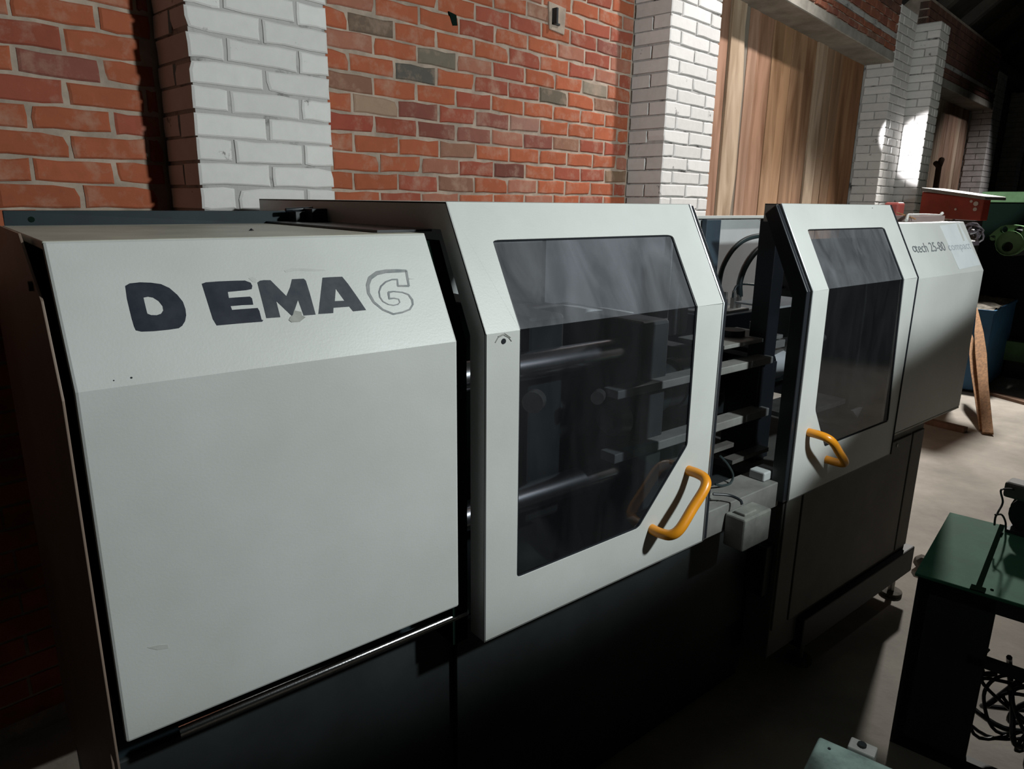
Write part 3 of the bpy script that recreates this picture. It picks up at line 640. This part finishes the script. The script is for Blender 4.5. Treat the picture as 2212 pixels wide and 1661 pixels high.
G().box(2.3, 3.31, -0.02, 1.0, 0.12, 0.25).build('plinth', 'dark', cb, bev=.006)
def foot(x, y):
    f = bpy.data.objects.new('levelling_foot', None); C.objects.link(f); f.parent = mc; f.location = (x, y, 0)
    G().tube([(0, 0, 0), (0, 0, 0.018), (0, 0, 0.02)], [0.05, 0.05, 0.03], 16).build('pad', 'dust', f); G().tube([(0, 0, 0.018), (0, 0, 0.125)], 0.014, 10).build('bolt', 'steel', f)
for x, y in ((3.24, 0.03), (2.4, 0.03), (3.24, 0.95), (2.4, .95), (0.1, 0.2), (0.1, 1.0), (1.1, 0.2)): foot(x, y)
G().box(0.0, 2.1, 0.13, 1.09, 0.02, 0.062).build('bed_rail', 'dark', mc)
G().box(2.05, 2.11, 0.03, 0.12, 0.42, 0.62).build('valve_block', 'dark', mc, bev=.004)

# front beam and junction box in the gap
bm_ = G().box(1.60, 2.035, 0.0, 0.035, 0.800, 0.892).build('front_beam', 'greybar', mc, bev=.003); bm_['label'] = 'dull light grey beam across the gap'
G().box(1.60, 2.035, 0.035, 0.12, 0.885, 0.892).build('beam_flange', 'greybar', bm_)
jb = G().box(1.715, 1.865, -0.075, -0.001, 0.755, 0.865).build('junction_box', 'junction', mc, bev=.006); jb['label'] = 'dusty white plastic junction box'
G().box(1.735, 1.80, -0.06, -0.02, 0.864, 0.874).build('lid_lug', 'junction', jb, bev=.003)
c0 = at(1545, 1068, 'y', 0.03)
G().tube(bez([at(1540, 1067, 'y', .03), at(1575, 1070, 'y', 0.0), at(1598, 1080, 'y', -0.03), at(1603, 1090, 'y', -0.04)], 8), 0.0045, 8).build('cable', 'black', mc)
bl = at(1650, 1032, 'y', 0.06); G().box(bl.x - .05, bl.x + .035, 0.03, 0.09, 0.892, 0.925).build('sensor_block', 'painti', mc, bev=.005)

# ---- inside of the machine, seen through the gap and the panes
re_ = G().box(1.58, 3.6, 1.06, 1.07, 0.80, 1.757).build('rear_panel', 'painti', mc); re_['label'] = 'pale rear guard panel seen across the gap'
G().box(1.58, 3.6, 1.04, 1.06, 1.745, 1.76).build('rear_lip', 'paint', re_, bev=.002)
G().box(0.75, 1.57, 1.06, 1.07, 0.80, 1.75).build('rear_panel', 'painti', mc)
a = at(1524, 476, 'y', 1.03); b = at(1555, 476, 'y', 1.03); G().box(a.x, b.x, 1.02, 1.05, 0.9, 1.742).build('rear_post', 'navy', mc, bev=.003)
a = at(1674, 473, 'y', .2); b = at(1707, 473, 'y', .2); G().box(a.x + .005, b.x - 0.02, .19, .26, 0.80, 1.771).build('guide_post', 'black', mc, bev=.003)
a = at(1640, 830, 'y', .2); G().box(2.165, 2.28, .20, .34, 0.80, 1.25).build('guide_post', 'black', mc, bev=.003)
# hydraulic hoses over a blue manifold
mb = bpy.data.objects.new('hydraulic_manifold', None); C.objects.link(mb); mb.parent = mc; mb['label'] = 'blue valve manifold with two arched hoses'
Y = .5
a = at(1556, 684, 'y', Y); b = at(1648, 672, 'y', Y)
G().box(a.x - .05, b.x + .05, Y, Y + .22, 1.245, 1.375).build('valve_body', 'navy', mb, bev=.004)
G().box(a.x - .02, b.x - .06, Y + .03, Y + .15, 1.375, 1.385).build('top_plate', 'greybar', mb, bev=.002)
for px in (1574, 1592, 1603):
    p = at(px, 660, 'y', Y + .05); G().tube([(p.x, Y + .07, 1.38), (p.x, Y + .07, 1.43)], 0.013, 6).tube([(p.x, Y + .07, 1.43), (p.x, Y + .07, 1.46)], 0.009, 8).build('hose_fitting', 'steel', mb)
def hosepts(L, y): return [at(x, y_, 'y', y) for x, y_ in L]
G().tube(bez(hosepts([(1552, 650), (1553, 617), (1562, 575), (1588, 534), (1625, 512), (1690, 505)], Y + .07)), 0.0105, 12).build('hose', 'hose', mb)
G().tube(bez(hosepts([(1598, 640), (1598, 610), (1610, 575), (1634, 542), (1668, 520), (1700, 508)], Y + .07)), 0.0135, 12).build('hose', 'hose', mb)
G().tube(bez(hosepts([(1583, 650), (1586, 628), (1600, 614), (1650, 617), (1760, 626)], Y + .07)), 0.0055, 10).build('pipe', 'hose', mb)
# clamp plates, tie bars
for (xa, xb, ya, z, t, m) in ((1.93, 2.30, .20, 1.335, .014, 'greybar'), (2.18, 2.32, .20, 1.30, .028, 'greybar'), (2.17, 2.36, .22, 1.268, .018, 'steel')):
    G().box(xa, xb, ya, ya + .20, z, z + t).build('clamp_plate', m, mc, bev=.002)
G().tube([(2.12, .3, 1.35), (2.12, .3, 1.372)], .045, 24).build('clamp_ring', 'dark', mc)
for x, y in ((2.26, .27), (2.30, .33), (1.98, .30)): G().tube([(x, y, 1.34), (x, y, 1.38)], .014, 6).build('hex_bolt', 'steel', mc)
G().box(2.30, 2.62, .24, .42, 1.44, 1.447).build('cover_plate', 'painti', mc)
for (zz, yy, r, m, x1_) in ((1.375, .28, .040, 'tie', 1.62), (0.98, .28, .040, 'tie', 1.62)):
    o = G().tube([(0.77, yy, zz), (x1_, yy, zz)], r, 28).build('tie_bar', m, mc); o['label'] = 'polished tie bar behind the pane'
for zz in (1.405, .99): G().tube([(0.77, .82, zz), (1.62, .82, zz)], .036, 24).build('tie_bar', 'chrome', mc)
# platens
def platen(x0, x1, ya, yb, za, zb, m='dark'):
    o = G().box(x0, x1, ya, yb, za, zb).build('platen', m, mc, bev=.012); return o
pl1 = platen(1.16, 1.30, .33, 1.0, .86, 1.50); platen(1.50, 1.63, .20, 1.0, .84, 1.47); platen(0.742, 0.775, .12, 1.0, .86, 1.56, 'navy')
for dy, dz in ((.20, 1.44), (.26, 1.44), (.20, 1.22), (.26, 1.20), (.24, 1.14)): G().tube([(0.775, dy, dz), (0.778, dy, dz)], .012, 14).build('bolt_head', 'painti', mc)
a = at(1156, 692, 'y', .5); b = at(1222, 660, 'y', .5); G().box(a.x, b.x, .5, .62, a.z, b.z).build('switch_box', 'painti', mc, bev=.004)
G().box(a.x + .01, b.x - .02, .498, .5, a.z + .005, b.z - .012).build('switch_face', 'navy', mc)
a = at(1178, 600, 'y', .66); b = at(1448, 600, 'y', .66); G().box(a.x, b.x, .66, .68, 1.36, 1.80).build('inner_shield', 'shield', mc)
a = at(1262, 675, 'y', .45); b = at(1370, 665, 'y', .45); G().prism([(a.x, .45, a.z - .02), (b.x, .45, a.z - .03), (b.x, .45, a.z - .02), (a.x, .45, a.z + .012)], (0, .12, 0)).build('bracket', 'painti', mc, bev=.002)
for pa_, pb_ in ((1456, 1468), (1474, 1490)):
    a = at(pa_, 620, 'y', .60); b = at(pb_, 620, 'y', .60); G().box(a.x, b.x, .60, .62, 1.30, 1.74).build('guard_bar', 'painti', mc)
G().tube([(1.30, .45, 1.15), (1.50, .45, 1.15)], .10, 28).build('toggle_cylinder', 'dark', mc)
G().tube([(1.42, .24, 1.17), (1.46, .24, 1.17)], [.052, .058], 24).tube([(1.39, .24, 1.17), (1.42, .24, 1.17)], .03, 20).build('clamp_ring', 'steel', mc)
G().box(1.36, 2.18, .16, .22, 1.262, 1.288).build('support_bar', 'greybar', mc, bev=.003)
G().box(1.36, 2.19, .16, .22, 1.062, 1.092).build('support_bar', 'greybar', mc, bev=.003)
G().tube([(1.90, .28, 1.318), (1.955, .28, 1.318)], [.035, .022], 8).build('nozzle_tip', 'painti', mc)
G().tube([(2.3, .25, 1.235), (2.36, .23, 1.235)], .045, 22).build('sleeve', 'painti', mc)
G().tube([(1.70, .42, 1.17), (2.9, .42, 1.17)], .085, 28).build('heated_barrel', 'dark', mc)
for x in (1.78, 1.92, 2.06, 2.45, 2.6): G().tube([(x, .42, 1.17), (x + .045, .42, 1.17)], .095, 24).build('heater_band', 'hose', mc)
G().tube([(2.35, .20, 1.29), (2.60, .20, 1.305)], [.028, .016], 16).build('feed_pipe', 'steel', mc)
G().box(2.3, 2.7, .12, .30, 1.03, 1.05).build('drip_tray', 'steel', mc, bev=.002)
G().prism([(2.62, .05, 1.03), (2.70, .05, 1.03), (2.67, .05, .99)], (0, .01, 0)).build('tray_tab', 'painti', mc)
G().box(1.62, 2.2, .10, .6, .83, .845).build('oil_tray', 'dark', mc)
G().box(1.66, 1.98, .16, .19, .985, 1.0).box(1.95, 2.18, .14, .18, .93, .945).build('tray_rail', 'steel', mc)
G().tube(bez(hosepts([(1556, 985), (1572, 1003), (1583, 1025), (1578, 1043), (1560, 1049), (1545, 1046)], .09)), .004, 8).build('cable', 'hose', mc)
G().box(1.60, 1.72, .05, .12, .895, .915).build('sensor_bracket', 'greybar', mc, bev=.002)
for (px, py, r) in ((1150, 870, .03), (1290, 860, .02)):
    p = at(px, py, 'y', .2); G().tube([p, p + Vector((0.03, 0.02, 0))], r, 18).build('cap_nut', 'steel', mc)
G().box(2.9, 3.5, .2, .6, .95, 1.66).build('hydraulic_tank', 'dark', mc)
G().box(2.3, 2.86, .60, .95, .9, 1.22).build('hydraulic_tank', 'dark', mc)

# ---------------------------------------------------------------- things lying on the machine
st = G().tube([at(1937, 459, 'y', .25), at(1978, 473, 'y', .17)], .003, 8).build('wooden_stick', 'rawwood'); tag(st, 'thin pale stick lying across the top of the right cover', 'stick')
pa = at(1968, 465, 'y', .19); pb = at(2043, 457, 'y', .19)
g = G(); g.box(pa.x, pb.x, .19, .26, ZT + .001, 1.778); co = g.build('cardboard_strip', mat('grey_card', (.20, .15, .14), .8)); tag(co, 'low dull purple-grey strip of card lying flat on the right cover', 'card')
co.location.z = 0
g = G(); g.tube(bez([(pa.x - .01, .20, 1.784), (pa.x*.6 + pb.x*.4, .19, 1.785), (pb.x - .02, .2, 1.781)], 8), .0025, 8); g.tube([(pb.x - .03, .2, 1.782), (pb.x - .012, .2, 1.789)], [.005, .008], 8); g.tube([(pa.x - .04, .19, ZT + .007), (pa.x - .01, .2, 1.78)], [.007, .006], 8)
tag(g.build('cable_bundle', 'white_pl'), 'pale knotted cable resting along the card strip on the right cover', 'cable')

# ---------------------------------------------------------------- machines and clutter beyond
# red housing under a steel table top
rh = thing('red_machine_housing', 'red enamelled housing under a steel table edge beyond the machine', 'machine', (7.0, 1.15, 0), 0)
g = G(); O7 = Vector((7.0, 1.15, 0))
def R7(px, py): return at(px, py, 'x', 7.0) - O7
q = [R7(1984, 468), R7(2118, 477), R7(2127, 430), R7(1992, 414)]
g.hexa(q, [p + Vector((.16, 0, 0)) for p in q]); g.build('housing', 'rust', rh, bev=.008)
q = [R7(1996, 413), R7(2134, 432), R7(2134, 424), R7(1996, 405)]
g = G(); g.hexa([p + Vector((-.06, 0, 0)) for p in q], [p + Vector((.45, 0, 0)) for p in q]); g.build('table_top', 'greybar', rh, bev=.006)
G().box(0.02, .14, .03, .50, .0, 1.70).build('stand', 'dark', rh, bev=.005)
for (px, py, s_) in ((2098, 435, .012), (2108, 440, .02), (2106, 452, .016), (2064, 452, .010)):
    p = at(px, py, 'x', 6.995) - Vector((7.0, 1.15, 0)); G().tube([p, p + Vector((-.002, 0, 0))], s_, 9).build('paint_chip', 'white_pl', rh)
# small red lump next to right cover
p = at(1942, 447, 'y', 1.0); tag(G().box(p.x - .05, p.x + .05, .98, 1.08, 0.0, p.z + .03).build('red_post', 'redbox', bev=.015), 'red post whose top shows behind the right guard against the pier', 'post')
# tangle of dark cable hooked over the far end of the machine
g = G()
for i in range(7):
    c = at(random.uniform(2096, 2112), random.uniform(492, 512), 'x', 3.72); r = random.uniform(.022, .042)
    c = c + Vector((random.uniform(-.015, .02), 0, 0)); g.tube([c + Vector((random.uniform(-.02, .02), r*math.cos(t), r*.8*math.sin(t))) for t in [k*.5 for k in range(11)]], .005, 6)
c = at(2104, 520, 'x', 3.69); g.box(3.629, 3.70, c.y - .02, c.y + .01, c.z - .02, c.z + .0)
tag(g.build('cable_coil', mat('violet_black_cable', (.05, .04, .047), .5)), 'tangled dark cable on a bracket at the far end of the machine', 'cable')
# green machine
gm = thing('green_press', 'big green machine with bored flange and dark body at the right frame edge', 'machine', (8.2, 0, 0))
def L(p): return p - Vector((8.2, 0, 0))
a = at(2122, 437, 'x', 9.0); b = at(2122, 416, 'x', 9.0)
G().box(.8, 1.5, -.8, a.y + .02, a.z, b.z + .01).build('top_beam', 'mgreen', gm, bev=.01)
G().box(.85, 1.6, -.8, a.y - .02, .12, a.z).build('machine_body', 'matte', gm)
a = at(2172, 735, 'x', 8.9); b = at(2172, 778, 'x', 8.9)
G().box(.70, .85, -.8, a.y, b.z, a.z).build('foot_rail', 'mgreen', gm, bev=.008)
G().box(.72, .9, -.8, a.y - .03, 0, b.z).build('plinth', 'dark', gm)
# lobed flange, faces the camera
X = 8.0; cen = at(2178, 532, 'x', X)
def FP(px, py): return L(at(px, py, 'x', X))
outer = [FP(2080 + x/6.92, 400 + y/6.92) for x, y in ((390, 760), (470, 690), (560, 620), (640, 597), (760, 592), (860, 605), (960, 630), (1060, 720), (1080, 830), (1000, 900), (900, 950), (850, 990), (780, 1035), (700, 1055), (620, 1055), (560, 1030), (500, 970), (475, 880), (490, 800))]
def hole(px, py, r, n=16):
    c = FP(px, py); return [c + Vector((0, r*math.cos(-2*PI*k/n), r*math.sin(-2*PI*k/n))) for k in range(n)]
g = G(); g.holed(outer, [hole(2168.5, 496, .034), hole(2200, 497, .036), hole(2176, 533, .048), hole(2144.5, 514, .026)], (.07, 0, 0)); f = g.build('bored_flange', 'mgreen', gm); f['label'] = 'green lobed flange with four dark bores'
c = FP(2182, 525); G().tube([c + Vector((-.02, 0, 0)), c + Vector((.0, 0, 0))], .115, 28, cap=False).build('flange_collar', 'mgreen', gm)
G().tube([c + Vector((.07, 0, 0)), c + Vector((.9, 0, 0))], .13, 20).build('spindle', 'dark', gm)
# blue bin
fc = at(2115, 852, 'z', 0.0); 
tp = hit(2147, 671, fc, Vector((1, 0, 0)))
bb = thing('blue_bin', 'tall faded blue steel bin heaped with grey debris beyond the leaning boards', 'bin', (fc.x, fc.y, 0), math.radians(8)); Hh = tp.z
g = G(); w_, d_ = 1.3, .62
for x0, x1, y0, y1 in ((0, .01, 0, d_), (w_ - .01, w_, 0, d_), (.01, w_ - .01, 0, .01), (.01, w_ - .01, d_ - .01, d_)): g.box(x0, x1, y0, y1, .03, Hh)
g.box(0, w_, 0, d_, .03, .04); g.build('bin_body', 'blue', bb, bev=.004)
G().box(-.01, w_ + .01, -.012, .0, Hh - .03, Hh).box(-.012, 0, 0, d_, Hh - .03, Hh).build('rim', 'blue', bb)
for x, y in ((.1, .1), (w_ - .1, .1), (.1, d_ - .1), (w_ - .1, d_ - .1)): G().box(x - .04, x + .04, y - .04, y + .04, 0, .03).build('foot', 'dark', bb)
n = 14; vs = []; fs = []
for i in range(n + 1):
    for j in range(9): vs.append((.012 + (w_ - .024)*i/n, .012 + (d_ - .024)*j/8, Hh - .02 + random.uniform(0, .035)))
for i in range(n):
    for j in range(8): fs.append((i*9 + j, (i + 1)*9 + j, (i + 1)*9 + j + 1, i*9 + j + 1))
tag(G().add(vs, fs).build('debris', 'dust', rec=False), 'heaped grey debris filling the blue bin', 'debris', kind='stuff').parent = None
ob = [o for o in C.objects if o.name == 'debris'][0]; ob.location = bb.location; ob.rotation_euler = bb.rotation_euler
# two split boards leaning on the machine end
def board(foot_px, top_px, topd, w0, w1, label, gx):
    f = at(*foot_px, 'z', 0.0); t = at(*top_px, 'x', f.x - topd); g = G(); d = (t - f).normalized(); s = Vector((0, 1, 0)) - d*d.y; s.normalize(); q = d.cross(s)*.022
    ks = [(0, w0), (.35, w0), (.6, w0*1.1), (.78, w0*.95), (1.0, w0*.08)]
    pts = [f + (t - f)*k for k, _ in ks]; n = len(ks)
    loop = [p + s*w*.5 for p, (_, w) in zip(pts, ks)] + [p - s*w*.5*(.9 if i % 2 else 1) for i, (p, (_, w)) in reversed(list(enumerate(zip(pts, ks))))]
    for p in loop: p.z = max(p.z, .003)
    g.prism(loop, q); o = g.build('split_board', 'rawwood', bev=.003, seg=1); tag(o, label, 'board', 'split boards leaning at the machine end'); return o
board((2134, 940), (2111, 668), -1.15, .080, .03, 'taller of two pointed split boards leaning by the blue bin', 0)
board((2128, 934), (2099, 725), -1.0, .085, .03, 'shorter pointed split board leaning, left of the taller one', 0)
a = at(1990, 912, 'z', 0); b = at(2085, 935, 'z', 0); d = (b - a).normalized(); s = Vector((-d.y, d.x, 0)); a = a - d*.3
g = G(); g.hexa([a - s*.03, b - s*.03, b + s*.04, a + s*.04], [a - s*.03 + Vector((0, 0, .045)), b - s*.03 + Vector((0, 0, .045)), b + s*.04 + Vector((0, 0, .045)), a + s*.04 + Vector((0, 0, .045))])
M['oldplank'] = mat('brown_plank', (.20, .12, .08), .85, 0, .4, 10, .4, 40); tag(g.build('loose_plank', 'oldplank', bev=.004), 'short brown plank lying on the lit concrete floor', 'plank')
a = at(2176, 862, 'z', 0); g = G(); g.box(-.26, .26, -.05, .05, 0, .03); o = g.build('flat_board', 'oldplank', bev=.003); o.location = a; o.rotation_euler = (0, 0, 1.2); tag(o, 'flat board on the floor in front of the blue bin', 'board')
# crumpled rag / casting by the machine foot
p = at(1968, 1232, 'z', 0.03); g = G(); bmx = bmesh.new(); bmesh.ops.create_icosphere(bmx, subdivisions=2, radius=.05)
for v in bmx.verts: v.co = v.co*random.uniform(.75, 1.2); v.co.z = max(-.035, v.co.z*.8)
me = bpy.data.meshes.new('rag'); bmx.to_mesh(me); bmx.free(); o = lk('crumpled_rag', me, 'dust'); o.location = (p.x + .12, p.y - .02, .036); tag(o, 'crumpled dusty rag on the floor beside the machine foot', 'rag')
# forked stick leaning against the far door
p0 = WI(2026, 402, 1.30); p1 = WI(2028, 360, 1.30)
def ww(v): return WP(v.x, v.y, v.z)
g = G(); f_ = WI(2024, 402, 1.25); f_.z = 0.0; g.tube([ww(f_), ww(p1)], .035, 8); g.tube([ww(p1), ww(WI(2034, 345, 1.32))], .035, 8); g.tube([ww(p1), ww(WI(2021, 352, 1.32))], .03, 8)
tag(g.build('forked_stick', 'oldplank'), 'forked brown pole leaning against the far plank door', 'pole')

# ---------------------------------------------------------------- foreground right
P0 = at(1927, 1595, 'z', 0); ang = math.radians(11)
cbn = thing('green_cabinet', 'dark open-sided cabinet with a blue-green top in the right foreground', 'cabinet', (P0.x - .02, P0.y + .0, 0), ang)
ZC = .655; 
Wd, Dp = .62, .68      # along local x, toward -y
G().box(-.005, Wd, -Dp, .01, ZC - .012, ZC).build('top_panel', 'cgreen', cbn, bev=.003)
G().box(0, .008, -.19, 0, 0.02, ZC - .012).build('side_panel', 'dark', cbn)
G().box(0, Wd, -.008, 0, 0.02, ZC - .012).build('back_panel', 'dark', cbn)
bpy.data.objects.remove(bpy.data.objects['back_panel'])
for (x, y) in ((0, -.02), (0, -.20), (Wd - .03, -.02), (0, -Dp + .01), (Wd - .03, -Dp + .01)):
    G().box(x, x + .03, y - .02, y + .012, 0, ZC - .012).build('post', 'dark', cbn, bev=.002)
for bx in ((0.0, Wd, -.03, 0, ZC - .06, ZC - .012), (0, .03, -Dp, -.03, ZC - .06, ZC - .012), (0, .03, -Dp, -.17, .40, .43), (Wd - .03, Wd, -Dp, -.03, ZC - .06, ZC - .012), (0, .03, -Dp, 0, .0, .05)): G().box(*bx).build('frame_rail', 'dark', cbn)
sy = (at(2113, 1270, 'z', ZC) - cbn.location); sy.rotate(Matrix.Rotation(-math.radians(11), 3, 'Z')); sy = sy.y
G().box(.0, Wd, sy - .008, sy + .008, ZC, ZC + .0015).build('seam', 'matte', cbn); G().box(-.006, .03, sy - .02, sy + .02, ZC - .0, ZC + .003).build('hinge', 'matte', cbn)
G().tube([(.035, sy - .035, ZC), (.035, sy - .035, ZC + .002)], .005, 10).build('screw_hole', 'matte', cbn)
G().box(.22, .5, -.60, -.36, .02, .46).build('motor_block', 'dark', cbn, bev=.01)
random.seed(5)
for i in range(20):
    y = -.20 - random.random()*.45; pts = [(.05 + random.random()*.1, y, .40 - random.random()*.08)]
    for k in range(3): pts.append((.04 + random.random()*.16, y + random.uniform(-.12, .12), .33 - .1*k + random.uniform(-.03, .03)))
    pts.append((.3, -.45, .08 + random.random()*.1)); G().tube(bez(pts, 7), random.choice([.006, .009, .012]), 7).build('cable', 'black', cbn)
# unseen tall block right of the frame, added to cast the low right shadow
tc_ = thing('shade_blocker', 'unseen tall grey block with sloped shoulder, added to shade the machine', 'cabinet', (2.09, -1.15, 0))
G().prism([(x, 0, z) for x, z in ((0, .10), (0, 1.86), (.33, 2.10), (1.25, 2.10), (1.25, .10))], (0, -.35, 0)).build('blocker_body', 'base', tc_, bev=.01)
G().box(.06, .60, 0, .012, .2, 1.85).build('blocker_door', 'base', tc_, bev=.004); G().box(.62, 1.19, 0, .012, .2, 1.95).build('blocker_door', 'base', tc_, bev=.004)
G().box(.55, .57, .012, .035, 1.0, 1.14).build('blocker_handle', 'black', tc_, bev=.004); G().box(.02, 1.23, -.33, -.02, 0, .10).build('plinth', 'dark', tc_)
# black motor unit on the cabinet
mu_ = thing('motor_unit', 'black ribbed motor with hanging wire loops on the green cabinet', 'motor', (0, 0, 0))
q = at(2186, 1158, 'z', ZC); 
g = G(); g.tube([(q.x + .06, q.y - .03, ZC + .07), (q.x + .34, q.y - .02, ZC + .07)], .07, 20); g.build('motor_barrel', 'dark', mu_)
for i in range(6): G().tube([(q.x + .10 + i*.035, q.y - .03, ZC + .07), (q.x + .11 + i*.035, q.y - .03, ZC + .07)], .078, 20).build('cooling_fin', 'dark', mu_)
G().box(q.x + .02, q.x + .32, q.y - .09, q.y + .03, ZC, ZC + .012).build('mounting_plate', 'dark', mu_)
G().box(q.x + .02, q.x + .1, q.y - .05, q.y + .06, ZC + .13, ZC + .19).build('terminal_box', 'base', mu_, bev=.01)
YY = q.y + .03
def w3(L_): return [at(x, y, 'y', YY) for x, y in L_]
G().tube(bez(w3([(2195, 1058), (2175, 1056), (2162, 1060), (2166, 1085), (2156, 1106), (2150, 1118), (2148, 1134)]), 8), .0035, 7).build('wire', 'hose', mu_)
G().tube(bez(w3([(2150, 1112), (2164, 1112), (2172, 1128), (2174, 1150), (2190, 1160), (2176, 1158), (2162, 1150)]), 8), .0035, 7).build('wire', 'hose', mu_)
# pale green box at the bottom edge
a = at(1772, 1592, 'z', .45); b = at(1905, 1650, 'z', .45); d = (b - a).normalized(); ang = math.atan2(d.y, d.x)
lb = thing('pale_green_box', 'low box with shiny pale green lid at the bottom frame edge', 'box', (a.x, a.y, 0), ang)
G().box(0, .42, -.34, 0, .0, .432).build('box_body', 'cgreen', lb, bev=.008); G().box(-.004, .424, -.344, .004, .432, .45).build('lid', 'lgreen', lb, bev=.008, seg=3)
G().box(.002, .42, -.036, .002, .4501, .4506).build('lid_border', 'cgreen', lb)
bpy.data.objects.remove(bpy.data.objects['lid_border'])
p = at(1862, 1622, 'z', .46) - lb.location; p.rotate(Matrix.Rotation(-ang, 3, 'Z'))
sw = G().box(p.x - .035, p.x + .03, .006, .05, .41, .455).build('toggle_latch', 'white_pl', lb, bev=.004); sw['label'] = 'white metal toggle latch'
G().tube([(p.x - .005, .028, .455), (p.x - .005, .028, .462)], .011, 10).build('latch_screw', 'dark', sw)
G().tube([(.03, -.03, .45), (.03, -.03, .452)], .004, 8).build('rivet', 'dark', lb)
bpy.context.view_layer.update()
